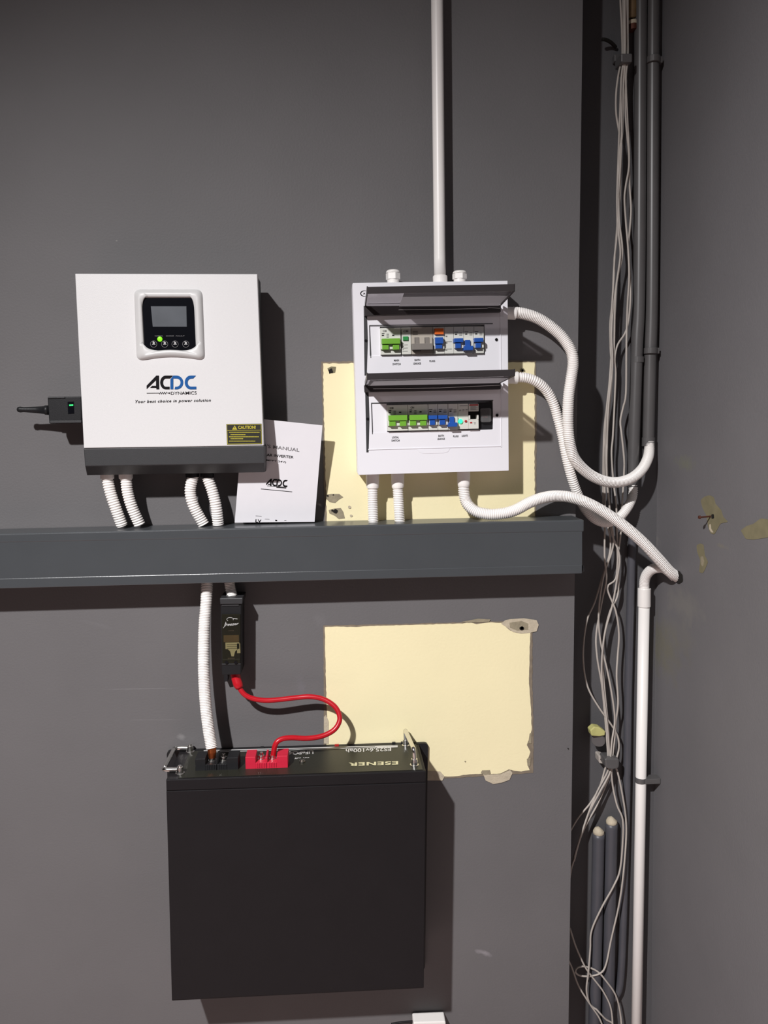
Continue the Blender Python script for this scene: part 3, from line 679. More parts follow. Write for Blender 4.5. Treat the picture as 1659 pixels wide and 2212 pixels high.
bm = B(); put_text(bm, 'CBI', FD.rect(1043, 899, 1053, 903, .0702), .02); link('cap_print', bm, M_redl, pc)
# tinted lids, standing open
def lid(hy, fy, seed):
    """hy: photo heights of the hinge bar (left top, right top, left bottom, right bottom); fy: same of the free lip"""
    dh, df = .0790, .178
    bm = B(); prism(bm, [U(786.5, hy[0], .087), U(1082, hy[1], .087), U(1082, hy[3], .087), U(787.5, hy[2], .087)], BACK * .0115)
    p = link('lid', bm, M_lidd, db, bevel=.001, label='smoke tinted lid, standing open')
    bm = B()
    a, b = U(788, hy[0] + 1, .086), U(1081, hy[1] + 1, .086); c, d = U(1110.5, fy[3] - .3, df), U(792.5, fy[2] - .3, df)
    up = Vector((0, 0, .0022)); loft(bm, [[a, b, b + up, a + up], [d, c, c + up, d + up]]); link('lid_panel', bm, M_lid, p)
    bm = B(); prism(bm, [U(792, fy[0], df + .001), U(1111, fy[1], df + .001), U(1110.5, fy[3], df + .001), U(793, fy[2], df + .001)], BACK * .0022); link('lid_lip', bm, M_lidd, p, bevel=.0005)
    bm = B()
    for (s, e) in ((a, d), (b, c)):
        w = Vector((.0018, 0, 0)); h = Vector((0, 0, .007)); h2 = Vector((0, 0, .012)); loft(bm, [[s, s + w, s + w + h, s + h], [e, e + w, e + w + h2, e + h2]])
    link('lid_side', bm, M_lidd, p)
    return p, (a, b, c, d)
p1, (a, b, c, d) = lid((661, 659, 682, 674), (619.5, 613.5, 634.5, 629), 1)
dn = Vector((0, 0, -.0006)); bm = B(); t0, t1 = .25, .985
bm.faces.new([bm.verts.new(v + dn) for v in (a.lerp(b, t0), a.lerp(b, t1), d.lerp(c, t1), d.lerp(c, t0))]); link('reflection_sheet', bm, M_reflect, p1)  # added sheet, imitates the bright reflection across the upper lid
bm = B(); sweep(bm, [U(861, 669.5, .0885), U(960, 668.5, .0885), U(1052, 666, .0885), U(1056, 664.6, .0885), U(1080, 666, .0885)], .0005, 6); link('hinge_rod', bm, M_bezel, p1)
p2, (a, b, c, d) = lid((832, 826, 847.5, 841), (806.5, 798, 821, 812.5), 2)
bm = B(); bm.faces.new([bm.verts.new(v + dn) for v in (a.lerp(b, .02), a.lerp(b, .985), d.lerp(c, .985), d.lerp(c, .02))]); link('reflection_sheet', bm, M_reflect, p2)  # added sheet again, puts the reflected light into the lower lid
bm = B(); sweep(bm, [U(806, 840, .0885), U(950, 838, .0885), U(1080, 832, .0885)], .0005, 6); link('hinge_rod', bm, M_bezel, p2)
# glands on top
def gland(x, ytop, ybot, d, parent, m=M_pvc, rr=1.0):
    bm = B(); a, b = U(x, ybot, d), U(x, ytop, d); up = FD.e2; L = (b - a).length
    sweep(bm, [a - up * .006, a + up * (L * .18)], .0112 * rr, 24)
    o = link('cable_gland', bm, m, parent, smooth=False)
    bm = B(); hx = [a + up * (L * t) for t in (.16, .72)]
    sweep(bm, hx, .0138 * rr, 6); sweep(bm, [a + up * (L * .72), a + up * (L * .88), a + up * (L * .97), a + up * L], lambda i, n: (.0132, .0125, .0100, .0060)[i] * rr, 24)
    link('gland_nut', bm, m, o, bevel=.001)
    return o
gland(849.3, 583, 608.5, .036, db); gland(993, 585, 607, .036, db)
bm = B(); a, b = U(951, 609, .034), U(950.5, 596, .034); sweep(bm, [a - FD.e2 * .008, b - FD.e2 * .001, b + FD.e2 * .0005], lambda i, n: (.0135, .0135, .0122)[i], 28); link('conduit_adaptor', bm, M_pvc, db, smooth=False)
# glands underneath
for (x0, x1, yb) in ((791.5, 817.5, 1054), (846, 872, 1053), (988, 1014.5, 1049)):
    bm = B(); c0 = U((x0 + x1) / 2, 1018 - .02 * (x0 - 775), .036); c1 = U((x0 + x1) / 2 + .5, yb, .036)
    sweep(bm, [c0, c1.lerp(c0, .12), c1], lambda i, n: (.0130, .0122, .0116)[i], 24); link('conduit_adaptor', bm, M_pvc, db, smooth=False)
# side glands
for (x, y) in ((1100, 676), (1104, 815)):
    bm = B(); c = U(x, y, .032); sweep(bm, [c - Vector((.012, 0, 0)), c + Vector((.012, 0, -.001))], .0118, 24); link('conduit_adaptor', bm, M_pvc, db, smooth=False)

# conduits of the board
tp = thing('rigid_conduit', 'straight white pvc pipe rising from the top of the board', 'conduit')
bm = B(); sweep(bm, [U(950.3, 599, .034), U(949.7, 560, .034), U(947, 300, .034), U(944, 0, .034), U(941.6, -230, .034)], .0108, 28); link('pipe', bm, M_pvc, tp, smooth=True)
conduit('short white corrugated conduit under the board, the left one', [(805, 1052, .036), (805, 1085, .036), (806.5, 1128, .034)], .0100)
conduit('short white corrugated conduit under the board, right of its twin', [(859, 1051, .036), (861, 1085, .036), (863.5, 1127, .034)], .0103)
HOLE = UX(1464, 1247, -.004)
conduit('long white corrugated conduit curving from under the board into the right wall',
        [(1001.5, 1047, .036), (1002, 1062, .036), (1005, 1079, .037), (1014, 1094, .043), (1032, 1106, .050), (1060, 1111, .056), (1090, 1108.5, .058), (1115, 1101, .056), (1143, 1086, .050), (1172, 1075.5, .044),
         (1203, 1071.5, .036), (1236, 1075, .034), (1272, 1088, .032), (1311, 1110, .030), (1350, 1138, .027), (1388, 1171, .022), (1422, 1207, .012), (1447, 1235, .000)], .0112, endpt=HOLE)
conduit('white corrugated conduit looping from upper right side of board to the outer wall pipe',
        [(1108, 675, .030), (1125, 676.5, .029), (1157.6, 686, .027), (1190, 706, .026), (1216, 730, .028), (1234, 759.5, .032), (1237.6, 787, .035), (1233, 821, .038), (1228, 860, .040), (1226.6, 909, .040),
         (1229.5, 951.5, .038), (1241, 990.5, .028), (1268, 1020.5, .010), (1301, 1038, -.004), (1333, 1041.8, -.018), (1362.7, 1033.5, -.034), (1386, 1014.5, -.055), (1399, 990.5, -.076), (1402.5, 972, -.088), (1402, 950, -.094)], .0109)
conduit('white corrugated conduit sagging from lower right side of board to the inner wall pipe',
        [(1114, 815, .030), (1138, 816.4, .029), (1161, 826, .027), (1180.4, 844, .021), (1195, 870, .016), (1204.8, 902.7, .013), (1214.4, 941.7, .012), (1222.7, 984, .011), (1232.5, 1023, .008),
         (1245.5, 1062, .000), (1261.8, 1096, -.014), (1284.6, 1120.7, -.026), (1310.6, 1129, -.040), (1337, 1117.5, -.056), (1356.5, 1094.7, -.072), (1367, 1068.6, -.088), (1367.5, 1040, -.095)], .0098, pitch=.0044)

# ------------------------------------------------------------------ battery
bat = thing('battery', 'large black wall mounted lithium battery with chrome handles', 'battery')
QB = [(358.6, 1684), (920, 1665), (915.5, 2135), (371, 2162.4)]
DB_ = .132
bq = [U(x, y, DB_) for x, y in QB]
bm = B(); prism(bm, bq, BACK * (DB_ - .010)); link('battery_case', bm, M_blackm, bat, bevel=.0015)
bm = B(); prism(bm, [U(x, y, DB_ + .0016) for x, y in [(359.2, 1709.5), (919.6, 1691), (915, 2133), (371.6, 2160)]], BACK * .0016); link('front_panel', bm, M_blackm, bat, bevel=.0008)
bm = B(); prism(bm, [U(x, y, DB_ + .0016) for x, y in [(359, 1685.5), (919.6, 1666.5), (919.4, 1689), (359.4, 1707.8)]], BACK * .0016); link('top_rim', bm, M_blackm, bat, bevel=.0008)
nT = (bq[1] - bq[0]).cross(BACK).normalized()
if nT.z < 0: nT = -nT
def PT(px, py, h=0.0): return onplane(px, py, bq[0] + nT * h, nT)
def up_prism(bm, L, h0, h1):            # footprint seen at height h0 above the top, raised to h1
    prism(bm, [PT(x, y, h0) for x, y in L], nT * (h1 - h0))
bm = B(); tl, trr = bq[0], bq[1]
w = (trr - tl)
prism(bm, [tl + w * .045 - BACK * -.004 + nT * .0008, trr - w * .012 - BACK * -.004 + nT * .0008, trr - w * .012 + BACK * (DB_ - .011) + nT * .0008, tl + w * .045 + BACK * (DB_ - .011) + nT * .0008], -nT * .0006)
link('printed_panel', bm, M_greentint, bat)
# bracket on the wall behind
brk = thing('wall_bracket', 'black metal wall bracket showing behind the battery', 'bracket')
bm = B(); prism(bm, [U(x, y, .0095) for x, y in rounded([(360, 1623), (924.5, 1605.5), (918, 2095), (372, 2110)], 8)], BACK * .0085); link('bracket_plate', bm, M_black, brk)
for nm_ in (): pass
# terminal blocks
def P3(px, py, h): return PT(px, py, h)
def block(x0, x1, yf, m, label, wide):
    """x0..x1 photo width of the front foot at height yf"""
    hB = .024
    a, b = PT(x0, yf), PT(x1, yf - .034 * (x1 - x0)); e = (b - a); dep = BACK * .034
    def cell(u0, u1, h, y0=0., y1=1., base=0.):
        p = [a + e * u0 + dep * y0, a + e * u1 + dep * y0, a + e * u1 + dep * y1, a + e * u0 + dep * y1]
        return [q + nT * h for q in p], nT * (base - h)
    bm = B()
    for args in ((0, .24, hB), (.74, 1, hB), (.235, .745, .012, 0, 1), (.47, .52, hB * .95, 0, 1)): 
        pz, o = cell(*args); prism(bm, pz, o)
    t = link('terminal_block', bm, m, bat, bevel=.0008, label=label)
    bm = B()
    for u in (.27, .31, .35, .39, .43, .55, .59, .63, .67, .71):
        pz, o = cell(u, u + .018, .0118, -.03, .0, .003); prism(bm, pz, o)
    link('block_rib', bm, m, t)
    for u in (.36, .63):
        c = a + e * u + dep * .55 + nT * .011
        bm = B(); sweep(bm, [c, c + nT * .002, c + nT * .002, c + nT * .008, c + nT * .008, c + nT * .014], lambda i, n: (.0078, .0078, .0060, .0056, .0036, .0030)[i], 16); link('terminal_bolt', bm, M_chrome, t, smooth=False, bevel=.0004)
    return a, e, dep
ab = block(422, 515, 1666, M_black, 'black negative terminal block', 1)
ar = block(530.5, 622, 1662, M_redb, 'red positive terminal block', 1)
# chrome handles
def handle(px_a, px_b, out, nm):
    A0, B0 = PT(*px_a), PT(*px_b)
    pa = [A0 + nT * .008, A0 + nT * .008 + out * .2, A0 + nT * .008 + out, B0 + nT * .008 + out, B0 + nT * .008 + out * .2, B0 + nT * .008]
    P = [pa[0], pa[1], pa[2] - out * .15, pa[2].lerp(pa[3], .04), pa[2].lerp(pa[3], .12), pa[3].lerp(pa[2], .12), pa[3].lerp(pa[2], .04), pa[3] - out * .15, pa[4], pa[5]]
    bm = B(); sweep(bm, catmull(P, .003), .0042, 14); h = link('handle', bm, M_chrome, bat, smooth=True, label=nm)
    for q in (A0, B0):
        bm = B(); sweep(bm, [q, q + nT * .002, q + nT * .002, q + nT * .013], lambda i, n: (.0085, .0085, .0066, .0060)[i], 18); link('handle_post', bm, M_chrome, h, bevel=.0005)
        bm = B(); s = q + nT * .013; sweep(bm, [s, s + nT * .003], .0035, 12); link('post_screw', bm, M_chrome, h)
up_px = lambda p: p
ex = (bq[1] - bq[0]).normalized()
handle((389, 1671), (411, 1624), -ex * .030 + nT * .001, 'chrome handle folded outwards at the left end')
handle((895, 1653), (876.5, 1610), nT * .024 - ex * .001, 'chrome handle standing upright at the right end')
# lettering on the top, upside down for the viewer
def top_text(bm, s, x0, y0, x1, y1, bold=0.0, space=1.0):
    k = -.034
    q = [PT(x0, y0 + (0), .0013), PT(x1, y0 + k * (x1 - x0), .0013), PT(x1, y1 + k * (x1 - x0), .0013), PT(x0, y1, .0013)]
    put_text(bm, s, [q[2], q[3], q[0], q[1]], bold, 0.0, space)
bm = B()
top_text(bm, 'ESENER', 753, 1647.5, 860, 1655, .03, 1.1)
bt_ = link('brand_lettering', bm, M_cream, bat)
bm = B(); top_text(bm, 'ES25.6v100ah', 747, 1618, 845, 1625.5, .015); top_text(bm, 'LiFePO4', 624, 1623, 677, 1630.5, .02); top_text(bm, 'on off', 636, 1636.5, 668, 1639.5, .01)
link('model_lettering', bm, M_bezel, bat)
def tstroke(bm, x0, y0, x1, y1, w, h=.0013): bm.faces.new([bm.verts.new(PT(x, y, h)) for x, y in ((x0, y0), (x1, y1), (x1, y1 + w), (x0, y0 + w))])
bm = B(); tstroke(bm, 440, 1620.6, 859, 1609.6, 1.9); tstroke(bm, 440, 1624.2, 815, 1614, 1.3); tstroke(bm, 810, 1611.6, 859, 1610, 4.2); link('white_stripe', bm, M_bezel, bat)
bm = B(); c = PT(653, 1646, .001); sweep(bm, [c, c + nT * .003], .0058, 20); sweep(bm, [c + nT * .003, c + nT * .005], .0035, 16); link('power_button', bm, M_steel, bat, bevel=.0004)
bm = B(); up_prism(bm, [(723, 1611), (732, 1610.7), (732, 1613), (723, 1613.3)], 0, .004); link('red_tab', bm, M_redl, bat)
bm = B()
for x in (563, 847, 866): up_prism(bm, [(x, 1616 - .034 * (x - 563)), (x + 7, 1615.8 - .034 * (x - 563)), (x + 7, 1618 - .034 * (x - 563)), (x, 1618.2 - .034 * (x - 563))], 0, .004)
link('case_clip', bm, M_black, bat)

# negative conduit down to the battery, short one to the fuse holder
a, e, dep = ab
nb = a + e * .36 + dep * .55 + nT * .018
cd = conduit('white corrugated conduit hanging from the trunking down to the black battery terminal',
        [(447.5, 1254, .036), (445.5, 1300, .040), (441.5, 1350, .046), (440, 1410, .052), (441, 1470, .058), (445, 1530, .064), (452, 1585, .070), (457.5, 1616, .076)], .0112, pitch=.0031)
bm = B(); s = U(457.5, 1612, .076); sweep(bm, [s, s.lerp(nb, .6), nb - nT * .002], lambda i, n: (.0085, .0080, .0060)[i], 16); link('cable_lug', bm, M_copper, cd, smooth=False, label='copper coloured lug on the end')
conduit('short white corrugated conduit entering the top of the fuse holder', [(495, 1252, .030), (497.5, 1270, .032), (502.5, 1292, .036)], .0102, pitch=.0031)

# ------------------------------------------------------------------ fuse holder
fz = thing('fuse_holder', 'tall black fuse holder with clear window hanging below the trunking', 'fuse holder')
bm = B(); prism(bm, [U(x, y, .056) for x, y in [(476.5, 1303), (521, 1302), (520.5, 1457), (479.5, 1458.5)]], BACK * .054); link('holder_body', bm, M_black, fz, bevel=.0015)
bm = B(); prism(bm, [U(x, y, .060) for x, y in [(474.6, 1292.5), (524.5, 1291.5), (523.5, 1305), (475.6, 1305.5)]], BACK * .056); link('top_cap', bm, M_dgrey, fz, bevel=.0014)
bm = B(); prism(bm, [U(x, y, .0575) for x, y in [(479, 1305.5), (516, 1305), (516, 1309), (479, 1309.4)]], BACK * .002)
prism(bm, [U(x, y, .0575) for x, y in [(479, 1434), (520, 1433.5), (520, 1435.6), (479, 1436)]], BACK * .002)
prism(bm, [U(x, y, .0572) for x, y in [(481, 1424), (519, 1423.5), (519, 1425), (481, 1425.5)]], BACK * .002); link('cover_rib', bm, M_dgrey, fz, bevel=.0004)
bm = B(); prism(bm, [U(x, y, .0590) for x, y in [(478.5, 1327), (519, 1326.5), (519, 1432), (480, 1433)]], BACK * .0025); link('window', bm, M_fusewin, fz, bevel=.0008)
bm = B(); FF = Frame(-.012); FF.box(bm, 487, 1388, 517, 1402, .0573, .056); prism(bm, [U(x, y, .0573) for x, y in [(492, 1402), (514, 1402), (508, 1407), (505, 1418), (500, 1418), (497, 1407)]], BACK * .001)
FF.box(bm, 512, 1390, 519, 1411, .0573, .056); fl = link('fuse_label', bm, M_cream, fz)
bm = B(); FF.box(bm, 492, 1421, 507, 1423.5, .0574, .056); FF.box(bm, 493, 1361.5, 505, 1363.5, .0574, .056); link('fuse_blade', bm, M_steel, fz)
bm = B()
for y in (1392, 1396, 1400): FF.plate(bm, 490, y, 512, y + .8, .0576)
link('label_text', bm, M_ink, fl)
bm = B(); FF.box(bm, 483, 1372, 516, 1387, .0571, .056); link('fuse_body', bm, M_brown, fz)
bm = B(); put_text(bm, 'freezer', [U(x, y, .0594) for x, y in [(485, 1346), (516, 1344), (516, 1349.5), (484, 1353)]], .01, .3)
ringp = [(497 + 7 * math.cos(a), 1338 + 4.2 * math.sin(a)) for a in [math.radians(130 + 250 * k / 16) for k in range(17)]]
for aa, bb in zip(ringp, ringp[1:]): stroke(bm, [aa, bb], .8, lambda p: p, .0594)
stroke(bm, [(503, 1336), (513, 1337)], 1.2, lambda p: p, .0594); stroke(bm, [(488, 1343), (485, 1353), (482, 1357)], .8, lambda p: p, .0594)
link('logo', bm, M_bezel, fz)
for x in (489, 509):
    bm = B(); FF.disc(bm, x, 1431, 3.8, .0596, .058); link('cover_clip', bm, M_ink, fz)
bm = B(); prism(bm, [U(x, y, .022) for x, y in [(483, 1455), (493, 1455), (492, 1472), (484, 1473)]], BACK * .020); link('mounting_foot', bm, M_black, fz, bevel=.0008)

# red battery cable
rc = thing('red_cable', 'thick red battery cable looping from the fuse holder to the red terminal', 'cable')
a, e, dep = ar
rb = a + e * .63 + dep * .55 + nT * .016
bm = B(); P = pts3([(507, 1450, .034), (510, 1466, .036), (515, 1481, .040), (527, 1499, .044), (546.6, 1509, .045), (574, 1513, .044), (606, 1511, .042), (640.5, 1507, .040), (670, 1505, .040), (697.7, 1510, .042), (720.7, 1523.7, .048),
                    (732, 1541, .054), (733, 1559, .060), (720.7, 1577.5, .066), (695.5, 1590, .071), (663, 1595, .075), (629, 1593.6, .079), (607, 1597, .083), (595, 1608, .086)]) + [rb]
sweep(bm, catmull(P, .003), .0050, 16); link('cable_jacket', bm, M_red, rc, smooth=True)
bm = B(); P = pts3([(507, 1450, .034), (509.5, 1463, .036), (513, 1475, .039), (518, 1487, .042)]); sweep(bm, catmull(P, .003), lambda i, n: .0092 if i < n * .72 else .0092 - (i / n - .72) * .013, 18); link('lug_sleeve', bm, M_red, rc, smooth=True, label='shiny red shrink sleeve')

# ------------------------------------------------------------------ services in the corner recess
def pipe_thing(label, px, r, m, name='wall_pipe', cat='pipe', n=24, group=None):
    t = thing(name, label, cat, group); bm = B(); sweep(bm, catmull(pts3(px), .01), r, n); link('pipe', bm, m, t, smooth=True); return t
pA = pipe_thing('inner dark grey painted pipe in the corner, left of the outer one', [(1386, -230, -.096), (1384, 0, -.096), (1381, 600, -.096), (1376, 750, -.096), (1368, 985, -.096), (1366.5, 1052, -.096)], .0122, M_pipe)
pB = pipe_thing('outer dark grey painted pipe next to the right wall', [(1414, -230, -.096), (1411, 0, -.096), (1408.5, 600, -.096), (1405, 760, -.096), (1401, 925, -.096), (1400.5, 960, -.096)], .0122, M_pipe)
bm = B(); c = U(1400.8, 945, -.096); sweep(bm, [c, c - Vector((0, 0, .018))], .0134, 24); link('pipe_collar', bm, M_pipe, pB, smooth=False)
def saddle(parent, x, y, d, r, side, m):
    bm = B(); c = U(x, y, d); sweep(bm, [c + Vector((0, 0, .006)), c - Vector((0, 0, .006))], r, 24)
    prism(bm, [c + Vector((side * r * .6, -.004, .006)), c + Vector((side * (r + .016), -.004, .006)), c + Vector((side * (r + .016), -.004, -.006)), c + Vector((side * r * .6, -.004, -.006))], BACK * .010)
    link('pipe_saddle', bm, m, parent, bevel=.0006)
saddle(pA, 1376.5, 777, -.096, .0134, .35, M_pipe); saddle(pB, 1405.2, 758, -.092, .0136, .6, M_pipe)
saddle(pB, 1411, 130, -.092, .0136, .6, M_pipe)
pC = pipe_thing('dark conduit standing behind the white pipe in the recess', [(1366, 1150, -.100), (1362, 1300, -.100), (1357, 1500, -.100), (1354, 1700, -.100), (1349, 1900, -.100), (1343, 2080, -.100), (1336, 2140, -.100), (1322, 2158, -.098)], .0085, M_pipe2)
for (xt, yt, xb, lb) in ((1293, 1800, 1284, 'capped dark pipe stub at the recess bottom, the shorter left one'), (1321, 1778, 1313, 'capped dark pipe stub at the recess bottom, the taller right one')):
    t = pipe_thing(lb, [(xt, yt, -.094), ((xt + xb) / 2, (yt + 2212) / 2, -.094), (xb, 2212, -.094), (xb - 2, 2330, -.094)], .0135, M_pipe2, name='pipe_stub')
    bm = B(); c = U(xt, yt, -.094); sweep(bm, [c - Vector((0, 0, .002)), c + Vector((0, 0, .006)), c + Vector((0, 0, .011)), c + Vector((.002, 0, .014))], lambda i, n: (.0128, .0120, .0085, .0035)[i], 16); link('plaster_cap', bm, M_plaster, t, smooth=True, label='white filler plugging the pipe end')
# brown fitting at the top of the recess
t = thing('old_pipe_end', 'brown old pipe end with white collar high in the recess', 'pipe')
bm = B(); sweep(bm, [U(1365, -200, -.098), U(1365.5, 40, -.098)], .0095, 20); link('pipe', bm, M_brown, t, smooth=True)
bm = B(); sweep(bm, [U(1365.5, 46, -.098), U(1366, 54, -.098)], .0098, 20); sweep(bm, [U(1366, 27, -.098), U(1366, 32, -.098)], .0060, 16); link('collar', bm, M_plaster, t)
bm = B(); sweep(bm, [U(1366, 54, -.098), U(1366.5, 66, -.098)], .0098, 20); link('socket_end', bm, M_rust, t)
# cut conduit sticking out of the recess
t = thing('cut_conduit', 'short cut conduit end with yellow rim poking out of the recess wall', 'conduit')
a0, a1 = U(1296, 1583, -.104), U(1292, 1600, -.074)
bm = B(); sweep(bm, [a0, a1], .0150, 24); link('conduit_shell', bm, M_pipe, t, smooth=False, bevel=.001)
bm = B(); prism(bm, [U(x, y, -.066) for x, y in [(1275, 1578), (1284, 1570), (1296, 1572), (1308, 1580), (1307, 1589), (1295, 1591), (1278, 1590)]], BACK * .02); link('yellow_rim', bm, mat('dirty_yellow_plastic', (190, 186, 120), .7, var=.1), t, bevel=.002)
# hook
t = thing('cable_hook', 'small black hook bolt on the recess wall above the cable clip', 'hook')
bm = B(); sweep(bm, catmull([U(1301, 85, -.085), U(1309, 86, -.088), U(1320, 92, -.095), U(1330, 102, -.104)], .002), .0034, 12); link('hook', bm, M_hole, t, smooth=True)

# grey cables
CB = {
 'grey cable swinging into the widest leftward loop below the trunking end':
 [(1339, -60), (1340, 0), (1343, 60), (1344, 125), (1337, 155), (1331, 200), (1331, 245), (1338, 290), (1341, 330), (1339, 420), (1334, 480), (1329, 540), (1325, 600), (1323, 650), (1318, 700), (1319, 760), (1322, 790), (1318, 840), (1308, 900), (1304, 960), (1303, 1040), (1304, 1100), (1318, 1160), (1316, 1200), (1300, 1250), (1285, 1300), (1268, 1340), (1260, 1400), (1262, 1450), (1272, 1490), (1295, 1530), (1320, 1565), (1334, 1590), (1337, 1615), (1331, 1640), (1322, 1662), (1309, 1695), (1289, 1740), (1262, 1790), (1240, 1850), (1230, 1900)],
 'grey cable leaving the lower clip to the left behind the wall edge, the outer one':
 [(1345, -60), (1346, 0), (1347, 60), (1347, 125), (1342, 170), (1339, 250), (1336, 330), (1333, 420), (1333, 500), (1327, 560), (1326, 600), (1322, 660), (1319, 730), (1320, 770), (1316, 830), (1309, 900), (1306, 1000), (1307, 1100), (1306, 1200), (1310, 1250), (1300, 1300), (1288, 1370), (1290, 1420), (1300, 1480), (1307, 1550), (1311, 1600), (1313, 1640), (1306, 1664), (1295, 1700), (1275, 1735), (1250, 1765), (1232, 1795)],
 'grey cable in the middle of the bundle, leaving the lower clip to the left':
 [(1350, -60), (1350, 0), (1350, 60), (1351, 125), (1347, 180), (1345, 260), (1343, 300), (1338, 330), (1336, 420), (1338, 480), (1344, 530), (1343, 560), (1336, 590), (1331, 620), (1328, 680), (1326, 760), (1320, 820), (1313, 900), (1311, 1000), (1314, 1060), (1318, 1110), (1325, 1160), (1322, 1190), (1305, 1240), (1296, 1290), (1293, 1340), (1298, 1390), (1310, 1440), (1320, 1490), (1326, 1530), (1328, 1560), (1322, 1600), (1318, 1645), (1312, 1668), (1290, 1710), (1270, 1760), (1250, 1820), (1236, 1870)],
 'grey cable ending in the small ring loop at the bottom of the recess':
 [(1353, -60), (1353, 0), (1353, 70), (1354, 125), (1350, 190), (1352, 260), (1358, 330), (1360, 400), (1363, 450), (1360, 500), (1357, 530), (1360, 580), (1362, 640), (1358, 690), (1350, 720), (1334, 745), (1328, 775), (1330, 805), (1328, 860), (1324, 940), (1321, 980), (1325, 1040), (1331, 1090), (1333, 1150), (1334, 1200), (1336, 1260), (1333, 1290), (1318, 1320), (1306, 1370), (1302, 1430), (1306, 1490), (1312, 1550), (1317, 1600), (1324, 1645), (1334, 1668), (1345, 1720), (1352, 1770), (1352, 1820), (1345, 1900), (1336, 1960), (1320, 2030), (1310, 2080), (1300, 2100), (1280, 2108), (1255, 2108), (1243, 2100), (1248, 2090), (1265, 2088), (1290, 2098), (1310, 2120), (1330, 2150), (1340, 2190), (1344, 2240)],
 'grey cable hanging rightmost in the bundle, closest to the painted pipes':
 [(1356, -60), (1356, 0), (1356, 70), (1356, 125), (1352, 170), (1355, 250), (1359, 350), (1352, 400), (1349, 430), (1352, 480), (1357, 540), (1359, 600), (1356, 650), (1354, 700), (1353, 760), (1352, 850), (1346, 880), (1340, 910), (1343, 940), (1348, 990), (1348, 1020), (1344, 1090), (1341, 1150), (1335, 1200), (1330, 1250), (1312, 1270), (1330, 1320), (1337, 1370), (1334, 1420), (1332, 1460), (1335, 1520), (1330, 1560), (1327, 1600), (1322, 1645), (1321, 1668), (1324, 1700), (1333, 1740), (1345, 1770), (1345, 1820), (1339, 1880), (1325, 1915), (1300, 1960), (1278, 2010), (1275, 2050), (1271, 2100), (1267, 2140), (1275, 2170), (1288, 2180), (1297, 2190), (1310, 2203), (1324, 2212), (1330, 2240)],
 'grey cable that stays inside the upper bundle and crosses over at the lower loops':
 [(1347, -60), (1348, 0), (1349, 60), (1349, 125), (1344, 160), (1341, 200), (1343, 280), (1340, 360), (1335, 440), (1336, 500), (1340, 550), (1332, 610), (1325, 660), (1321, 720), (1323, 780), (1319, 850), (1312, 930), (1310, 990), (1312, 1050), (1317, 1100), (1321, 1150), (1338, 1200), (1333, 1250), (1322, 1310), (1308, 1360), (1301, 1410), (1300, 1460), (1306, 1520), (1312, 1570), (1316, 1620), (1317, 1645), (1318, 1668), (1296, 1710), (1273, 1755), (1252, 1815), (1240, 1860)],
}
for i, (lb, L) in enumerate(CB.items()):
    t = thing('grey_cable', lb, 'cable', 'grey cables hanging in the recess'); base = -.078 + .0035 * (i % 3)
    pts = []
    for k, (x, y) in enumerate(L):
        dd = base + .003 * math.sin(k * 1.7 + i * 2)
        if y > 1700 and x < 1262: dd = min(dd, -.06)
        pts.append(U(x, y, dd))
    bm = B(); sweep(bm, catmull(pts, .006), .00205, 8); link('cable_jacket', bm, M_wire, t, smooth=True)
for lb, L in (('thin grey cable emerging from behind the wall edge near the bottom, the upper one', [(1231, 2005), (1244, 2045), (1262, 2085), (1275, 2105), (1290, 2124), (1305, 2145), (1320, 2180), (1325, 2240)]),
              ('grey cable slanting down from behind the wall edge at the very bottom', [(1226, 2070), (1236, 2092), (1250, 2130), (1275, 2170), (1295, 2200), (1308, 2235)])):
    t = thing('grey_cable', lb, 'cable', 'grey cables hanging in the recess'); bm = B(); sweep(bm, catmull([U(x, y, -.075) for x, y in L], .006), .0020, 8); link('cable_jacket', bm, M_wire, t, smooth=True)
# cable clips
t = thing('cable_clip', 'grey clip around the cable bundle high in the recess', 'clip')
bm = B(); prism(bm, [U(x, y, -.060) for x, y in rounded([(1342, 115), (1366, 115), (1366, 134), (1342, 134)], 3)], BACK * .035); link('clip_band', bm, M_pipe, t, bevel=.002)
bm = B(); prism(bm, [U(x, y, -.094) for x, y in [(1328, 117), (1343, 116), (1343, 133), (1328, 132)]], BACK * .014); link('clip_tab', bm, M_pipe, t, bevel=.001)
t = thing('cable_clip', 'grey clip with screw tab around the cable bundle low in the recess', 'clip')
bm = B(); prism(bm, [U(x, y, -.056) for x, y in rounded([(1306.5, 1639), (1338, 1639), (1337, 1660), (1322, 1663), (1308, 1659)], 5)], BACK * .035); link('clip_band', bm, M_pipe, t, bevel=.003, seg=3)
bm = B(); prism(bm, [U(x, y, -.085) for x, y in rounded([(1293, 1632), (1307, 1633), (1307, 1650), (1294, 1649)], 4)], BACK * .024); link('clip_tab', bm, M_wire, t, bevel=.001)
bm = B(); c = U(1300, 1641, -.0835); sweep(bm, [c, c + BACK * .002], .0030, 14); link('screw_hole', bm, M_hole, t)

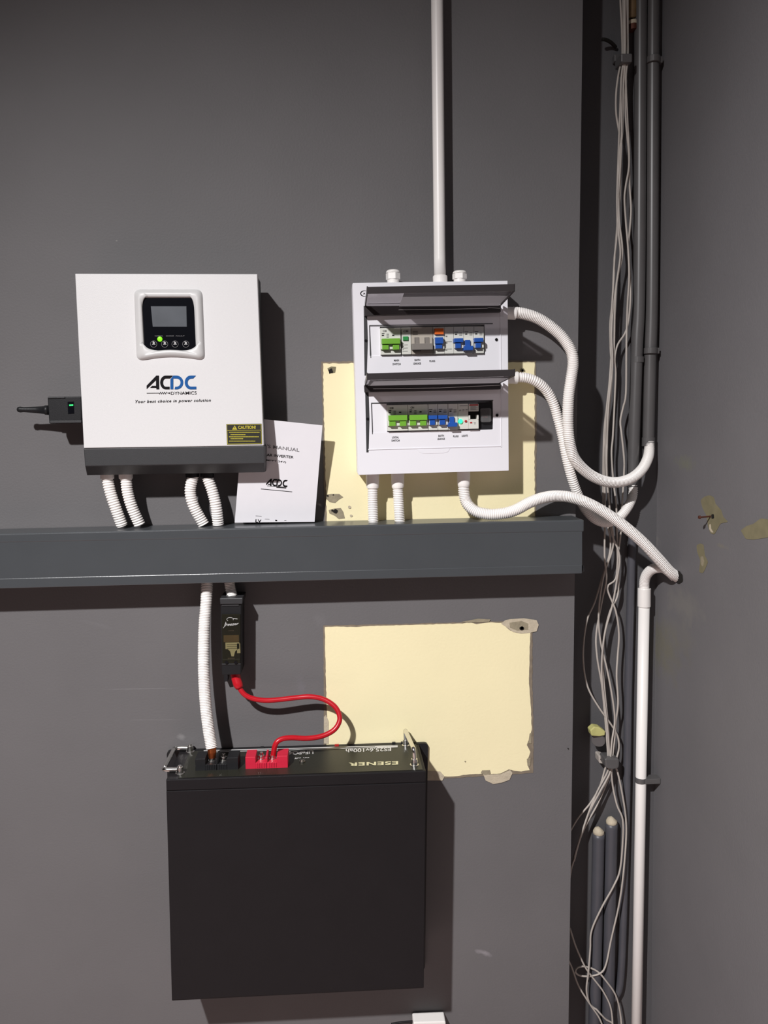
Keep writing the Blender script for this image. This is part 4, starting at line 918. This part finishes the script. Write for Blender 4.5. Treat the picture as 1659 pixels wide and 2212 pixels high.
# white rigid conduit on the right
wc = thing('rigid_conduit', 'white pvc pipe running down the right wall to the floor', 'conduit')
bm = B(); lowp = U(1375, 2212, -.085); topp = U(1391.4, 1300, -.085); ext = topp.lerp(lowp, 1.42)
sweep(bm, [topp, topp.lerp(lowp, .5), ext], .0116, 28); link('pipe', bm, M_pvc, wc, smooth=True)
bm = B(); sweep(bm, [U(1391.8, 1271, -.085), U(1391.4, 1310, -.085)], .0136, 28); link('coupling', bm, M_pvc, wc, smooth=False, bevel=.0006)
bm = B(); c0 = UX(1440, 1232, .016)
pb = pts3([(1391.8, 1274, -.085), (1392, 1258, -.083), (1396, 1243, -.076), (1406, 1231.5, -.062), (1420, 1226.5, -.044), (1436, 1228, -.026)]) + [UX(1458, 1246, .004)]
flex(bm, pb, .0108, pitch=.0036, depth=.05); link('flexible_bend', bm, M_pvc, wc, smooth=True)
def strap(x, y):
    c = U(x, y, -.085); bm = B(); sweep(bm, [c + Vector((0, 0, .006)), c - Vector((0, 0, .006))], .0124, 24)
    xr = WX(c.z); prism(bm, [Vector((c.x + .006, c.y - .012, c.z + .006)), Vector((xr - .0008, c.y - .012, c.z + .006)), Vector((xr - .0008, c.y - .012, c.z - .006)), Vector((c.x + .006, c.y - .012, c.z - .006))], BACK * .022)
    link('pipe_saddle', bm, M_pipe, wc, bevel=.001)
strap(1384, 1684)
# rusty screw in the right wall
sc = thing('wall_screw', 'rusty screw sticking out of the right wall in an olive paint spot', 'screw')
a0 = UX(1540, 1115, -.004); a1 = a0 + Vector((-.026, -.004, -.001)); bm = B(); sweep(bm, [a0, a1, a1, a1 + Vector((-.003, 0, 0))], lambda i, n: (.0016, .0016, .0034, .0030)[i], 12); link('screw_shank', bm, M_rust, sc)

# white socket just entering the frame at the bottom
so = thing('wall_socket', 'white wall socket cut off by the bottom edge of the picture', 'socket')
s0 = [U(x, y, .03) for x, y in rounded([(893, 2209), (963, 2206.5), (964, 2320), (893, 2322)], 4)]
bm = B(); prism(bm, s0, BACK * .028); link('socket_plate', bm, M_pvc, so, bevel=.002)
so2 = thing('black_cable', 'short dark cable lying on top of the bottom white socket', 'cable')
bm = B(); sweep(bm, catmull(pts3([(845, 2212, .012), (870, 2208, .012), (893, 2206, .012), (905, 2202, .012), (912, 2200, .012), (918, 2206, .012)]), .003), .0022, 8); link('cable_jacket', bm, M_blackm, so2, smooth=True)
print('OBJECTS', len(bpy.data.objects))
